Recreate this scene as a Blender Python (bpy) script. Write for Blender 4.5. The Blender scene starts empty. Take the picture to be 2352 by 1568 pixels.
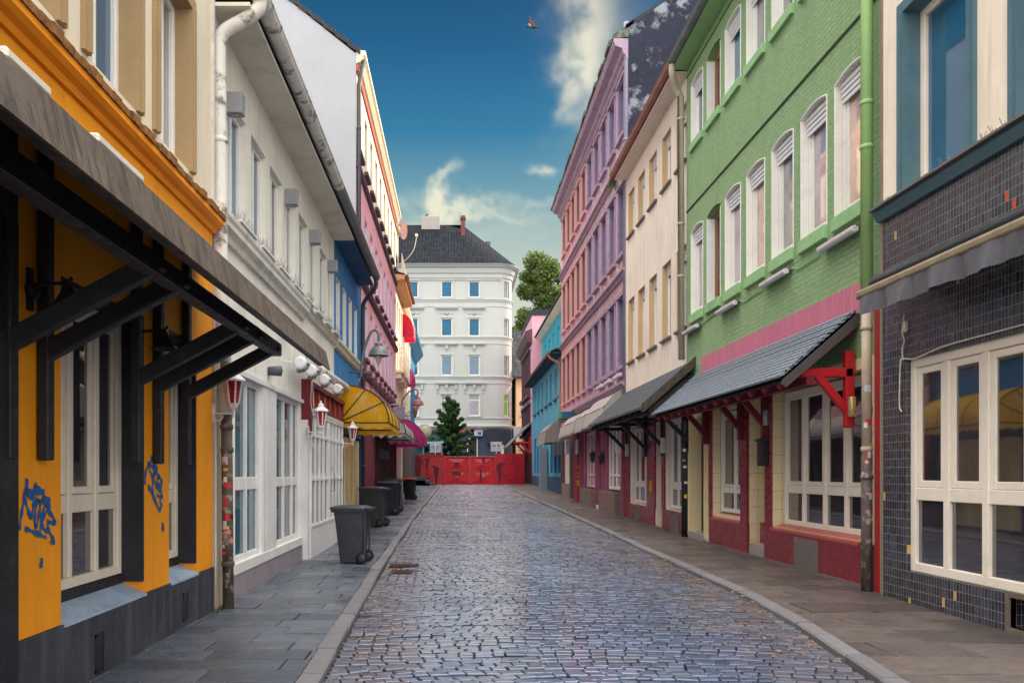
import bpy, bmesh, math, random
import numpy as np
from mathutils import Vector, Matrix
random.seed(7); rng = np.random.default_rng(7)
R = math.radians
sc = bpy.context.scene
col = sc.collection

# ---------------------------------------------------------------- camera
EYE = 1.5
cam = bpy.data.cameras.new('camera'); camo = bpy.data.objects.new('camera', cam); col.objects.link(camo)
camo.location = (0, 0, EYE); camo.rotation_euler = (R(90), 0, 0)
cam.sensor_width = 36; cam.lens = 1900/2352*36
cam.shift_x = 126/2352; cam.shift_y = 302/2352
cam.clip_start = 0.1; cam.clip_end = 2000
sc.camera = camo

# ---------------------------------------------------------------- exposure, sun, sky
sc.view_settings.view_transform = 'Standard'; sc.view_settings.look = 'None'
sc.view_settings.exposure = 0.74; sc.view_settings.gamma = 1.0
SUN_EL, SUN_AZ = R(27), R(58)          # azimuth measured from +Y towards +X
sl = bpy.data.lights.new('sun', 'SUN'); sl.energy = 4.2; sl.angle = R(0.5); sl.color = (1.0, .86, .66)
so = bpy.data.objects.new('sun', sl); col.objects.link(so)
sd = Vector((math.sin(SUN_AZ)*math.cos(SUN_EL), math.cos(SUN_AZ)*math.cos(SUN_EL), math.sin(SUN_EL)))
so.rotation_euler = sd.to_track_quat('Z', 'Y').to_euler(); so.location = (30, 20, 40)

world = bpy.data.worlds.new('World'); sc.world = world; world.use_nodes = True
wn = world.node_tree.nodes; wl = world.node_tree.links; wn.clear()
def wnode(t, **k):
    n = wn.new(t)
    for a, b in k.items(): setattr(n, a, b)
    return n
def wmath(op, a, b=None, c=None, clamp=False):
    n = wnode('ShaderNodeMath', operation=op, use_clamp=clamp)
    for i, x in enumerate((a, b, c)):
        if x is None: continue
        if isinstance(x, (int, float)): n.inputs[i].default_value = x
        else: wl.new(x, n.inputs[i])
    return n.outputs[0]
def wmix(f, a, b):
    n = wnode('ShaderNodeMix', data_type='RGBA')
    if isinstance(f, (int, float)): n.inputs[0].default_value = f
    else: wl.new(f, n.inputs[0])
    for i, x in ((6, a), (7, b)):
        if isinstance(x, tuple): n.inputs[i].default_value = (*x, 1)
        else: wl.new(x, n.inputs[i])
    return n.outputs[2]
def wrange(x, a, b, c=0, d=1, smooth=True):
    n = wnode('ShaderNodeMapRange', interpolation_type='SMOOTHSTEP' if smooth else 'LINEAR')
    wl.new(x, n.inputs[0])
    for i, q in enumerate((a, b, c, d)): n.inputs[i+1].default_value = q
    return n.outputs[0]
sky = wnode('ShaderNodeTexSky', sky_type='NISHITA', sun_disc=False)
sky.sun_elevation = SUN_EL; sky.sun_rotation = SUN_AZ; sky.air_density = 1.0; sky.dust_density = 0.6; sky.ozone_density = 3.0
tc = wnode('ShaderNodeTexCoord'); sep = wnode('ShaderNodeSeparateXYZ'); wl.new(tc.outputs['Generated'], sep.inputs[0])
dx, dy, dz = sep.outputs
# deep blue clear sky ahead, polarised and hazier towards the horizon
hz = wnode('ShaderNodeValToRGB'); wl.new(wrange(dz, 0.0, 0.52, 0, 1, False), hz.inputs[0])
cr = hz.color_ramp; cr.elements[0].position = 0.0; cr.elements[0].color = (0.4300, 0.4472, 0.3784, 1)
cr.elements[1].position = 1.0; cr.elements[1].color = (0.0026, 0.0447, 0.1015, 1)
for p, c in ((.36, (0.4042, 0.4214, 0.344)), (.477, (0.3096, 0.3612, 0.3096)), (.61, (0.1032, 0.2193, 0.258)), (.73, (0.0189, 0.1247, 0.2193)), (.885, (0.0052, 0.0671, 0.1505))):
    e = cr.elements.new(p); e.color = (*c, 1)
skyd = wnode('ShaderNodeMix', data_type='RGBA', blend_type='MULTIPLY'); skyd.inputs[0].default_value = 1
wl.new(sky.outputs[0], skyd.inputs[6]); skyd.inputs[7].default_value = (.1, .1, .1, 1)
clear = wmix(0.94, skyd.outputs[2], hz.outputs[0])
# wisps of cloud: soft streaks in the sky ahead, torn by noise
gy = wmath('MAXIMUM', dy, 0.05)
sx = wmath('DIVIDE', dx, gy); sz = wmath('DIVIDE', dz, gy)
n1 = wnode('ShaderNodeTexNoise'); n1.inputs['Scale'].default_value = 8; n1.inputs['Detail'].default_value = 4.5
n1.inputs['Roughness'].default_value = .55; wl.new(tc.outputs['Generated'], n1.inputs['Vector'])
nsep = wnode('ShaderNodeSeparateColor'); wl.new(n1.outputs['Color'], nsep.inputs[0])
wx = wmath('ADD', sx, wmath('MULTIPLY', wmath('SUBTRACT', nsep.outputs[0], .5), .2))
wz = wmath('ADD', sz, wmath('MULTIPLY', wmath('SUBTRACT', nsep.outputs[1], .5), .2))
def blob(px, py, rx, rz, rot, amp):
    cx, cz = (px-1050)/1900, (1086-py)/1900
    a = wmath('SUBTRACT', wx, cx); b = wmath('SUBTRACT', wz, cz); c, s = math.cos(rot), math.sin(rot)
    p = wmath('ADD', wmath('MULTIPLY', a, c/rx), wmath('MULTIPLY', b, s/rx))
    q = wmath('ADD', wmath('MULTIPLY', a, -s/rz), wmath('MULTIPLY', b, c/rz))
    r2 = wmath('ADD', wmath('MULTIPLY', p, p), wmath('MULTIPLY', q, q))
    return wmath('MULTIPLY', wmath('POWER', 2.718, wmath('MULTIPLY', r2, -1)), amp)
tot = None
for a in ((1350, 10, .024, .08, .12, .85), (1335, 150, .022, .05, .3, .75), (1300, 200, .012, .03, -.4, .4), (1390, 60, .05, .10, 0, .3),
          (1057, 425, .008, .024, 0, .55), (1080, 475, .018, .009, -.5, .6), (1130, 508, .055, .006, -.42, .42), (960, 465, .06, .010, -.3, .35),
          (1270, 400, .018, .009, -.15, .7), (1240, 505, .05, .008, 0, .3), (1100, 560, .12, .02, 0, .25)):
    b = blob(*a); tot = b if tot is None else wmath('ADD', tot, b)
tot = wmath('MULTIPLY', tot, wrange(n1.outputs['Fac'], .3, .66, .3, 1.15))
wisp = wmath('MULTIPLY', wmath('MINIMUM', tot, 1), .9)
ahead = wmix(wisp, clear, (.55, .53, .41))
# unseen bright cloud layer overhead and behind, added to light the shaded street
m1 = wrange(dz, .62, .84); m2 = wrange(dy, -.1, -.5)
fill_mask = wmath('MAXIMUM', m1, m2)
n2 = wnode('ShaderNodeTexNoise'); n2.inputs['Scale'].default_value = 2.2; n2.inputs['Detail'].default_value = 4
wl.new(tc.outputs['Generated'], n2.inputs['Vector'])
FILL_LEVEL = wmath('ADD', wmath('MULTIPLY', m1, 1.2), 1.6)      # brightest overhead
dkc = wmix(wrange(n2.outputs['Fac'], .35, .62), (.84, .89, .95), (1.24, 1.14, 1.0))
vsc = wnode('ShaderNodeVectorMath', operation='SCALE'); wl.new(dkc, vsc.inputs[0]); wl.new(FILL_LEVEL, vsc.inputs['Scale'])
fill_cloud = vsc.outputs[0]
skyc = wmix(fill_mask, ahead, fill_cloud)
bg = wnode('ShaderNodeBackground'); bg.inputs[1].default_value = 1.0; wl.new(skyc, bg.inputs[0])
wo = wnode('ShaderNodeOutputWorld'); wl.new(bg.outputs[0], wo.inputs[0])

# ---------------------------------------------------------------- measuring helpers
def ZP(y, d): return EYE + (1086-y)/1900*d
def XP(x, d): return (x-1050)/1900*d
def DP(x, X): return 1900*X/(x-1050)
def g(y):
    if y <= 15: return 0.0
    if y >= 62: return .65*((62-15)/45)**1.2
    return .65*((y-15)/45)**1.2

# ---------------------------------------------------------------- colours, materials
def C(h):
    h = h.lstrip('#'); o = []
    for i in (0, 2, 4):
        c = int(h[i:i+2], 16)/255
        o.append(c/12.92 if c <= .04045 else ((c+.055)/1.055)**2.4)
    return tuple(o)
class NT:
    def __init__(s, name):
        s.m = bpy.data.materials.new(name); s.m.use_nodes = True
        s.t = s.m.node_tree; s.n = s.t.nodes; s.l = s.t.links
        s.b = s.n['Principled BSDF']
    def node(s, t, **k):
        n = s.n.new(t)
        for a, b in k.items(): setattr(n, a, b)
        return n
    def set(s, sock, v):
        if isinstance(v, (int, float)): sock.default_value = v
        elif isinstance(v, tuple): sock.default_value = (*v, 1) if len(v) == 3 and sock.type == 'RGBA' else v
        else: s.l.new(v, sock)
    def noise(s, vec, scale, detail=4, rough=.55):
        n = s.node('ShaderNodeTexNoise'); n.inputs['Scale'].default_value = scale
        n.inputs['Detail'].default_value = detail; n.inputs['Roughness'].default_value = rough
        s.l.new(vec, n.inputs['Vector']); return n.outputs['Fac']
    def rng(s, x, a, b, c=0., d=1.):
        n = s.node('ShaderNodeMapRange'); s.l.new(x, n.inputs[0])
        for i, q in enumerate((a, b, c, d)): n.inputs[i+1].default_value = q
        return n.outputs[0]
    def mix(s, f, a, b, blend='MIX'):
        n = s.node('ShaderNodeMix', data_type='RGBA', blend_type=blend)
        s.set(n.inputs[0], f); s.set(n.inputs[6], a); s.set(n.inputs[7], b); return n.outputs[2]
    def math(s, op, a, b=0.):
        n = s.node('ShaderNodeMath', operation=op); s.set(n.inputs[0], a); s.set(n.inputs[1], b); return n.outputs[0]
    def pos(s, scale=(1, 1, 1)):
        gm = s.node('ShaderNodeNewGeometry')
        if scale == (1, 1, 1): return gm.outputs['Position']
        mp = s.node('ShaderNodeMapping'); mp.inputs['Scale'].default_value = scale
        s.l.new(gm.outputs['Position'], mp.inputs[0]); return mp.outputs[0]
    def uv(s, scale=(1, 1, 1), loc=(0, 0, 0)):
        u = s.node('ShaderNodeUVMap'); mp = s.node('ShaderNodeMapping'); mp.inputs['Scale'].default_value = scale
        mp.inputs['Location'].default_value = loc
        s.l.new(u.outputs[0], mp.inputs[0]); return mp.outputs[0]
    def bump(s, h, strength, dist=.01, prev=None):
        n = s.node('ShaderNodeBump'); n.inputs['Strength'].default_value = strength; n.inputs['Distance'].default_value = dist
        s.l.new(h, n.inputs['Height'])
        if prev is not None: s.l.new(prev, n.inputs['Normal'])
        return n.outputs[0]
def dk(c, f): return tuple(x*f for x in c)
MATS = {}
def M(name, c, rough=.75, var=.14, scale=1.6, bump=.15, bscale=60, dirt=None, damt=.4, dlo=.52, dhi=.72, streak=None, samt=.35, spec=.35, metal=0., speck=None, spamt=.5, sscale=7):
    """one surface: colour mottled by noise, optional dirt patches, rain streaks, small flecks and a fine bump"""
    if isinstance(c, str): c = C(c)
    t = NT(name); p = t.pos()
    base = t.mix(t.rng(t.noise(p, scale, 6), .3, .7), dk(c, 1-var), tuple(min(x*(1+var), .95) for x in c))
    fine = t.noise(p, scale*9, 4)
    base = t.mix(t.rng(fine, .35, .65, 0, .5), base, dk(c, 1-var*1.1))
    if dirt is not None:
        if isinstance(dirt, str): dirt = C(dirt)
        base = t.mix(t.rng(t.noise(p, scale*1.7, 8, .65), dlo, dhi, 0, damt), base, dirt)
    if streak is not None:
        if isinstance(streak, str): streak = C(streak)
        base = t.mix(t.rng(t.noise(t.pos((1, 1, .07)), sscale, 5, .6), .5, .78 if sscale < 10 else .6, 0, samt), base, streak)
    if speck is not None:
        if isinstance(speck, str): speck = C(speck)
        base = t.mix(t.rng(t.noise(p, 22, 6, .7), .62, .68, 0, spamt), base, speck)
    t.l.new(base, t.b.inputs['Base Color'])
    t.set(t.b.inputs['Roughness'], t.rng(t.noise(p, scale*5), .3, .7, max(rough-.12, .02), min(rough+.12, 1)))
    t.b.inputs['Specular IOR Level'].default_value = spec; t.b.inputs['Metallic'].default_value = metal
    if bump: t.l.new(t.bump(t.noise(p, bscale, 6, .6), bump, .01), t.b.inputs['Normal'])
    MATS[name] = t.m; return t.m
def brickm(name, c, mortar, w, h, mort=.006, rough=.6, var=.15, bump=.5, offset=.5, spec=.4, dirt=None, damt=.4, rnd=.0, cols=None, streak=None, bdist=.012):
    if isinstance(c, str): c = C(c)
    if isinstance(mortar, str): mortar = C(mortar)
    t = NT(name); p = t.pos(); uv = t.uv()
    b = t.node('ShaderNodeTexBrick', offset=offset, squash=1); t.l.new(uv, b.inputs['Vector'])
    b.inputs['Scale'].default_value = 1; b.inputs['Brick Width'].default_value = w; b.inputs['Row Height'].default_value = h
    b.inputs['Mortar Size'].default_value = mort; b.inputs['Mortar Smooth'].default_value = .15; b.inputs['Bias'].default_value = 0
    b.inputs['Color1'].default_value = (*dk(c, 1-var), 1); b.inputs['Color2'].default_value = (*tuple(min(x*(1+var), .95) for x in c), 1)
    b.inputs['Mortar'].default_value = (*mortar, 1)
    base = t.mix(t.rng(t.noise(p, 1.3, 6), .3, .7, 0, .5), b.outputs['Color'], dk(c, 1-var*1.3), 'MIX')
    base = t.mix(b.outputs['Fac'], base, mortar)
    if cols:
        sep = t.node('ShaderNodeSeparateXYZ'); t.l.new(uv, sep.inputs[0])
        fl = t.node('ShaderNodeCombineXYZ')
        t.l.new(t.math('FLOOR', t.math('DIVIDE', sep.outputs[0], w)), fl.inputs[0]); t.l.new(t.math('FLOOR', t.math('DIVIDE', sep.outputs[1], h)), fl.inputs[1])
        wnz = t.node('ShaderNodeTexWhiteNoise', noise_dimensions='2D'); t.l.new(fl.outputs[0], wnz.inputs['Vector'])
        for i, (lo, cc) in enumerate(cols):
            f = t.math('MULTIPLY', t.math('GREATER_THAN', wnz.outputs['Value'], lo), t.math('SUBTRACT', 1., b.outputs['Fac']))
            base = t.mix(f, base, C(cc))
    if dirt is not None: base = t.mix(t.rng(t.noise(p, 2.2, 8, .65), .5, .72, 0, damt), base, C(dirt))
    if streak is not None: base = t.mix(t.rng(t.noise(t.pos((1, 1, .07)), 6, 5, .6), .5, .78, 0, .35), base, C(streak))
    t.l.new(base, t.b.inputs['Base Color']); t.set(t.b.inputs['Roughness'], t.rng(t.noise(p, 9), .3, .7, rough-.1, rough+.1))
    t.b.inputs['Specular IOR Level'].default_value = spec
    hgt = t.math('ADD', t.math('MULTIPLY', b.outputs['Fac'], -1.), t.math('ADD', t.math('MULTIPLY', t.noise(p, 30, 6, .65), .45+rnd*.5), t.math('MULTIPLY', t.noise(p, 9, 4, .6), rnd*.35)))
    t.l.new(t.bump(hgt, bump, bdist), t.b.inputs['Normal'])
    MATS[name] = t.m; return t.m
def glassm(name, c, rough=.03, spec=.75, wav=.02, ior=1.6, var=.35):
    t = NT(name); p = t.pos()
    if isinstance(c, str): c = C(c)
    base = t.mix(t.rng(t.noise(p, 1.1, 3), .35, .65), dk(c, 1-var), dk(c, 1+var))
    t.l.new(base, t.b.inputs['Base Color']); t.b.inputs['Roughness'].default_value = rough
    t.b.inputs['IOR'].default_value = ior; t.b.inputs['Specular IOR Level'].default_value = spec
    t.l.new(t.bump(t.noise(p, 2.5, 2), wav, .02), t.b.inputs['Normal'])
    MATS[name] = t.m; return t.m

# ---------------------------------------------------------------- mesh building
ORG = {}
def TL(X): return lambda u, v, w: (X+w, u, v)
def TR(X): return lambda u, v, w: (X-w, u, v)
def TF(Y): return lambda u, v, w: (u, Y-w, v)
def TI(): return lambda u, v, w: (u, v, w)
class MB:
    def __init__(s): s.v = []; s.f = []; s.sm = []
    def add(s, pts, faces, smooth=False):
        k = len(s.v); s.v += [tuple(p) for p in pts]
        for f in faces: s.f.append(tuple(i+k for i in f)); s.sm.append(smooth)
        return s
    def face(s, pts): return s.add(pts, [tuple(range(len(pts)))])
    def hexa(s, p): return s.add(p, [(0, 1, 2, 3), (7, 6, 5, 4), (0, 4, 5, 1), (1, 5, 6, 2), (2, 6, 7, 3), (3, 7, 4, 0)])
    def box(s, T, u0, u1, v0, v1, w0, w1):
        return s.hexa([T(u0, v0, w0), T(u1, v0, w0), T(u1, v1, w0), T(u0, v1, w0), T(u0, v0, w1), T(u1, v0, w1), T(u1, v1, w1), T(u0, v1, w1)])
    def cube(s, x0, x1, y0, y1, z0, z1): return s.box(lambda a, b, c: (a, b, c), x0, x1, y0, y1, z0, z1)
    def beam(s, a, b, w, h, up=(0, 0, 1)):
        a, b = Vector(a), Vector(b); d = (b-a).normalized(); x = d.cross(Vector(up))
        x = x.normalized() if x.length > 1e-5 else Vector((1, 0, 0)); y = x.cross(d).normalized()
        p = []
        for c in (a, b):
            for i, j in ((-1, -1), (1, -1), (1, 1), (-1, 1)): p.append(c + x*i*w/2 + y*j*h/2)
        return s.hexa(p)
    def tube(s, pts, r, n=8, caps=True, smooth=True):
        pts = [Vector(p) for p in pts]; m = len(pts)
        rs = r if isinstance(r, (list, tuple)) else [r]*m
        k = len(s.v); up = None
        for i, p in enumerate(pts):
            d = (pts[min(i+1, m-1)] - pts[max(i-1, 0)]).normalized()
            if up is None or abs(d.dot(up)) > .98: up = Vector((0, 0, 1)) if abs(d.z) < .9 else Vector((0, 1, 0))
            x = d.cross(up).normalized(); y = x.cross(d)
            up = y
            for j in range(n):
                a = 2*math.pi*j/n; s.v.append(tuple(p + (x*math.cos(a) + y*math.sin(a))*rs[i]))
        for i in range(m-1):
            for j in range(n):
                s.f.append((k+i*n+j, k+i*n+(j+1) % n, k+(i+1)*n+(j+1) % n, k+(i+1)*n+j)); s.sm.append(smooth)
        if caps:
            s.f.append(tuple(k+j for j in range(n))[::-1]); s.sm.append(False)
            s.f.append(tuple(k+(m-1)*n+j for j in range(n))); s.sm.append(False)
        return s
    def lathe(s, c, prof, n=16, axis='Z', smooth=True, rot=0., caps=True):
        k = len(s.v); m = len(prof); c = Vector(c)
        for r, h in prof:
            for j in range(n):
                a = 2*math.pi*j/n + rot; p = (r*math.cos(a), r*math.sin(a), h)
                if axis == 'X': p = (p[2], p[0], p[1])
                elif axis == 'Y': p = (p[0], p[2], p[1])
                s.v.append(tuple(c + Vector(p)))
        for i in range(m-1):
            for j in range(n):
                s.f.append((k+i*n+j, k+i*n+(j+1) % n, k+(i+1)*n+(j+1) % n, k+(i+1)*n+j)); s.sm.append(smooth)
        if caps:
            s.f.append(tuple(k+j for j in range(n))[::-1]); s.sm.append(False)
            s.f.append(tuple(k+(m-1)*n+j for j in range(n))); s.sm.append(False)
        return s
    def prism(s, T, poly, w0, w1):
        n = len(poly); p = [T(u, v, w0) for u, v in poly] + [T(u, v, w1) for u, v in poly]
        return s.add(p, [tuple(range(n)), tuple(range(2*n-1, n-1, -1))] + [(i, (i+1) % n, n+(i+1) % n, n+i) for i in range(n)])
    def ribbon(s, T, pts, wid, w=.004, samples=5):
        pts = smooth_path(pts, samples) if len(pts) > 2 else pts
        n = len(pts); a = []; b = []
        for i, (u, v) in enumerate(pts):
            u0, v0 = pts[max(i-1, 0)]; u1, v1 = pts[min(i+1, n-1)]
            l = math.hypot(u1-u0, v1-v0) or 1; nx, nv = -(v1-v0)/l, (u1-u0)/l
            ww = wid/2*(.75+.35*math.sin(i*1.3))
            a.append(T(u+nx*ww, v+nv*ww, w)); b.append(T(u-nx*ww, v-nv*ww, w))
        return s.add(a+b, [(i, i+1, n+i+1, n+i) for i in range(n-1)])
    def holes(s, T, u0, u1, v0, v1, hs, depth=.2):
        us = sorted({u0, u1, *[h[0] for h in hs], *[h[1] for h in hs]}); vs = sorted({v0, v1, *[h[2] for h in hs], *[h[3] for h in hs]})
        us = [u for u in us if u0 <= u <= u1]; vs = [v for v in vs if v0 <= v <= v1]
        for i in range(len(us)-1):
            for j in range(len(vs)-1):
                cu, cv = (us[i]+us[i+1])/2, (vs[j]+vs[j+1])/2
                if any(h[0] < cu < h[1] and h[2] < cv < h[3] for h in hs): continue
                s.face([T(us[i], vs[j], 0), T(us[i+1], vs[j], 0), T(us[i+1], vs[j+1], 0), T(us[i], vs[j+1], 0)])
        for h in hs:
            a, b, c, d = h[:4]; dep = h[5] if len(h) > 5 else depth
            rise = h[4] if len(h) > 4 else 0
            top = [(a, d), (b, d)]
            if rise:
                top = [(a + (b-a)*k/8, d - rise + rise*(1-(2*k/8-1)**2)) for k in range(9)]
                s.face([T(u, v, 0) for u, v in top[:5]] + [T(a, d, 0)]); s.face([T(u, v, 0) for u, v in top[4:]] + [T(b, d, 0)])
            e = d-rise
            for (p, q) in [((a, c), (b, c)), ((a, c), (a, e)), ((b, c), (b, e))] + list(zip(top[:-1], top[1:])):
                s.face([T(*p, 0), T(*q, 0), T(*q, -dep), T(*p, -dep)])
        return s
    def shell(s, T, u0, u1, v0, v1, back=8.):
        for u in (u0, u1): s.face([T(u, v0, 0), T(u, v1, 0), T(u, v1, -back), T(u, v0, -back)])
        s.face([T(u0, v0, -back), T(u1, v0, -back), T(u1, v1, -back), T(u0, v1, -back)])
        return s
    def build(s, name, mat, parent=None, origin=None, bevel=0., seg=1, recalc=True):
        me = bpy.data.meshes.new(name)
        V = [Vector(p) for p in s.v]
        if origin is None:
            if parent is not None: origin = ORG[parent.name]
            else:
                xs, ys, zs = zip(*s.v); origin = Vector(((min(xs)+max(xs))/2, (min(ys)+max(ys))/2, min(zs)))
        origin = Vector(origin)
        # box-projected UVs in metres, from world positions
        me.from_pydata([tuple(p-origin) for p in V], [], s.f)
        me.polygons.foreach_set('use_smooth', s.sm)
        if recalc and len(s.f) < 20000:
            bm = bmesh.new(); bm.from_mesh(me); bmesh.ops.recalc_face_normals(bm, faces=bm.faces); bm.to_mesh(me); bm.free()
        uvl = me.uv_layers.new(name='UVMap'); d = np.zeros(len(me.loops)*2, dtype=np.float32)
        for p in me.polygons:
            n = p.normal; ax = max(range(3), key=lambda i: abs(n[i]))
            for li in p.loop_indices:
                q = V[me.loops[li].vertex_index]
                a, b = ((q.y, q.z), (q.x, q.z), (q.x, q.y))[ax]
                d[2*li] = a; d[2*li+1] = b
        uvl.data.foreach_set('uv', d)
        o = bpy.data.objects.new(name, me); col.objects.link(o)
        if mat is not None: me.materials.append(mat)
        if parent is not None:
            o.parent = parent; o.location = origin - ORG[parent.name]
        else: o.location = origin
        ORG[o.name] = origin
        if bevel:
            bv = o.modifiers.new('bevel', 'BEVEL'); bv.width = bevel; bv.segments = seg; bv.limit_method = 'ANGLE'; bv.angle_limit = R(40)
        return o
def smooth_path(pts, k=5):
    out = []; n = len(pts)
    for i in range(n-1):
        p0, p1, p2, p3 = pts[max(i-1, 0)], pts[i], pts[i+1], pts[min(i+2, n-1)]
        for j in range(k):
            t = j/k
            out.append(tuple(.5*((2*b)+(-a+c)*t+(2*a-5*b+4*c-d)*t*t+(-a+3*b-3*c+d)*t**3) for a, b, c, d in zip(p0, p1, p2, p3)))
    out.append(tuple(pts[-1])); return out
def tag(o, label, cat, group=None, kind=None):
    o['label'] = label; o['category'] = cat
    if group: o['group'] = group
    if kind: o['kind'] = kind
    return o
def struct(o): o['kind'] = 'structure'; return o
def thing(name, label, cat, loc=(0, 0, 0), group=None):
    o = bpy.data.objects.new(name, None); col.objects.link(o); o.location = loc; o.empty_display_size = .2
    ORG[o.name] = Vector(loc); tag(o, label, cat, group); return o
def copy_tree(o, parent=None, delta=None):
    c = o.copy(); col.objects.link(c); c.parent = parent
    if delta is not None: c.location = Vector(o.location) + Vector(delta)
    ORG[c.name] = ORG[o.name] + (Vector(delta) if delta is not None else Vector((0, 0, 0)))
    for ch in list(o.children): copy_tree(ch, c)
    return c
def dup(root, loc, label, rz=None):
    c = copy_tree(root); c.location = loc; ORG[c.name] = Vector(loc); c['label'] = label
    if rz is not None: c.rotation_euler = (0, 0, rz)
    return c
def window(root, T, u0, u1, v0, v1, fm, pm, cols=(.5,), rows=(), fw=.06, inset=.12, rise=0., sill=None, liner=None, casement=False, shutter=None, name='window', mw=None, rail=None):
    """frame (part) > pane, sill (sub-parts)"""
    org = Vector(T(u0, v0, 0)); f = MB(); a, b, c, d = 0, u1-u0, 0, v1-v0
    W = lambda u, v, w: T(u+u0, v+v0, w)
    w0, w1 = -inset-.04, -inset+.03; mw = mw or fw*.8
    f.box(W, a, a+fw, c, d, w0, w1); f.box(W, b-fw, b, c, d, w0, w1); f.box(W, a+fw, b-fw, c, c+fw, w0, w1); f.box(W, a+fw, b-fw, d-fw-rise, d, w0, w1)
    cu = [a+fw]
    for q in cols:
        u = a+q*(b-a); f.box(W, u-mw/2, u+mw/2, c+fw, d-fw-rise, w0, w1); cu += [u-mw/2, u+mw/2]
    cu += [b-fw]
    for q in rows:
        v = c+q*(d-c); rh = rail or mw
        f.box(W, a+fw, b-fw, v-rh/2, v+rh/2, w0, w1-.008)
    if casement:
        for i in range(0, len(cu), 2):
            x0, x1 = cu[i]+.004, cu[i+1]-.004
            vs = [c+fw]+[x for q in rows for x in (c+q*(d-c)-(rail or mw)/2, c+q*(d-c)+(rail or mw)/2)]+[d-fw-rise]
            y0, y1 = vs[-2]+.004, vs[-1]-.004; k = fw*.75; e0, e1 = w0+.005, w1-.02
            f.box(W, x0, x0+k, y0, y1, e0, e1); f.box(W, x1-k, x1, y0, y1, e0, e1); f.box(W, x0+k, x1-k, y0, y0+k, e0, e1); f.box(W, x0+k, x1-k, y1-k, y1, e0, e1)
    if liner:
        t = .025
        f.box(W, a-.002, a+t, c, d-rise, w1, liner); f.box(W, b-t, b+.002, c, d-rise, w1, liner)
        n = 8
        arc = [(a+(b-a)*k/n, d-rise+rise*(1-(2*k/n-1)**2)) for k in range(n+1)]
        for p, q in zip(arc[:-1], arc[1:]):
            f.hexa([W(p[0], p[1]-t, w1), W(q[0], q[1]-t, w1), W(q[0], q[1]+.003, w1), W(p[0], p[1]+.003, w1), W(p[0], p[1]-t, liner), W(q[0], q[1]-t, liner), W(q[0], q[1]+.003, liner), W(p[0], p[1]+.003, liner)])
    fo = f.build(name, fm, root, org, bevel=.006)
    MB().face([W(a, c, -inset-.01), W(b, c, -inset-.01), W(b, d, -inset-.01), W(a, d, -inset-.01)]).build('pane', pm, fo, org)
    if shutter:
        s = MB(); k = 4
        for i in range(k): s.box(W, a+fw*.6, b-fw*.6, d-rise-.07*(i+1), d-rise-.07*i-.012, w1, w1+.05-.008*i)
        s.build('shutter_box', shutter, fo, org, bevel=.004)
    if sill:
        sm, proj, h, ov = sill
        MB().box(W, a-ov, b+ov, -h, .003, -inset+.03, proj).build('sill', sm, fo, org, bevel=.008)
    return fo
RW = random.Random(21)
def row(fo, root, T, u0, v0, spots, vary=None):
    """copies of a window; some panes get another glass (curtained, dark, reflection-tinted)"""
    o0 = Vector(T(u0, v0, 0)); out = []
    for u, v in spots:
        c = copy_tree(fo, root, Vector(T(u, v, 0))-o0); out.append(c)
        if vary and RW.random() < .6:
            for ch in c.children:
                if ch.name.startswith('pane'): ch.material_slots[0].link = 'OBJECT'; ch.material_slots[0].material = RW.choice(vary)
    return out
# ---------------------------------------------------------------- materials: ground
def tintm(name, c1, c2, rough, rvar, bumpv, bsc, dirt=None, damt=.5, spec=.5, wet=0., coat=0.):
    """stones whose tone differs stone by stone (face attribute 'tint')"""
    t = NT(name); p = t.pos()
    a = t.node('ShaderNodeAttribute', attribute_name='tint')
    base = t.mix(a.outputs['Fac'], C(c1), C(c2))
    base = t.mix(t.rng(t.noise(p, 14, 6, .7), .35, .7, 0, .55), base, dk(C(c1), .8))
    if dirt: base = t.mix(t.rng(t.noise(p, 1.3, 8, .65), .48, .7, 0, damt), base, C(dirt))
    if coat:                                        # brown grit washed to the gutters
        sp_ = t.node('ShaderNodeSeparateXYZ'); t.l.new(p, sp_.inputs[0])
        e = t.rng(t.math('ABSOLUTE', t.math('SUBTRACT', sp_.outputs[0], .95)), .9, 2.3)
        base = t.mix(t.math('MULTIPLY', e, t.rng(t.noise(p, 2.3, 7, .7), .35, .6, 0, .8)), base, C('#64544a'))
    t.l.new(base, t.b.inputs['Base Color'])
    ro = t.rng(t.noise(p, 5, 6, .65), .35, .68, rough-rvar, rough+rvar)
    if wet: ro = t.math('SUBTRACT', ro, t.rng(t.noise(p, .55, 3), .42, .6, 0, wet))
    if coat:                                        # the worn, damp crown of the road is smoother
        cw = t.math('MULTIPLY', t.rng(t.math('ABSOLUTE', t.math('SUBTRACT', sp_.outputs[0], .55)), 1.5, .4), t.rng(t.noise(p, .9, 5), .35, .6, .35, 1.))
        ro = t.math('SUBTRACT', ro, t.math('MULTIPLY', cw, .17)); t.l.new(t.math('ADD', t.math('MULTIPLY', cw, .8), coat*.6), t.b.inputs['Coat Weight'])
    t.set(t.b.inputs['Roughness'], ro); t.b.inputs['Specular IOR Level'].default_value = spec
    t.l.new(t.bump(t.noise(p, bsc, 6, .65), bumpv, .006), t.b.inputs['Normal'])
    t.b.inputs['Coat Roughness'].default_value = .16
    return t.m
m_sett = tintm('granite_setts', '#384560', '#5c6d8c', .29, .09, .22, 55, '#5a5152', .45, .7, .1, coat=.35)
m_joint = M('joint_soil', '#2a292a', .95, .3, 6, .4, 80)
m_slab = tintm('paving_slabs', '#474e5a', '#69707e', .5, .14, .3, 90, '#43464d', .5, .5, .28)
m_slabr = tintm('paving_slabs_brown', '#4a4443', '#6a605e', .55, .14, .3, 90, '#3d393b', .6, .45, .2)
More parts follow.
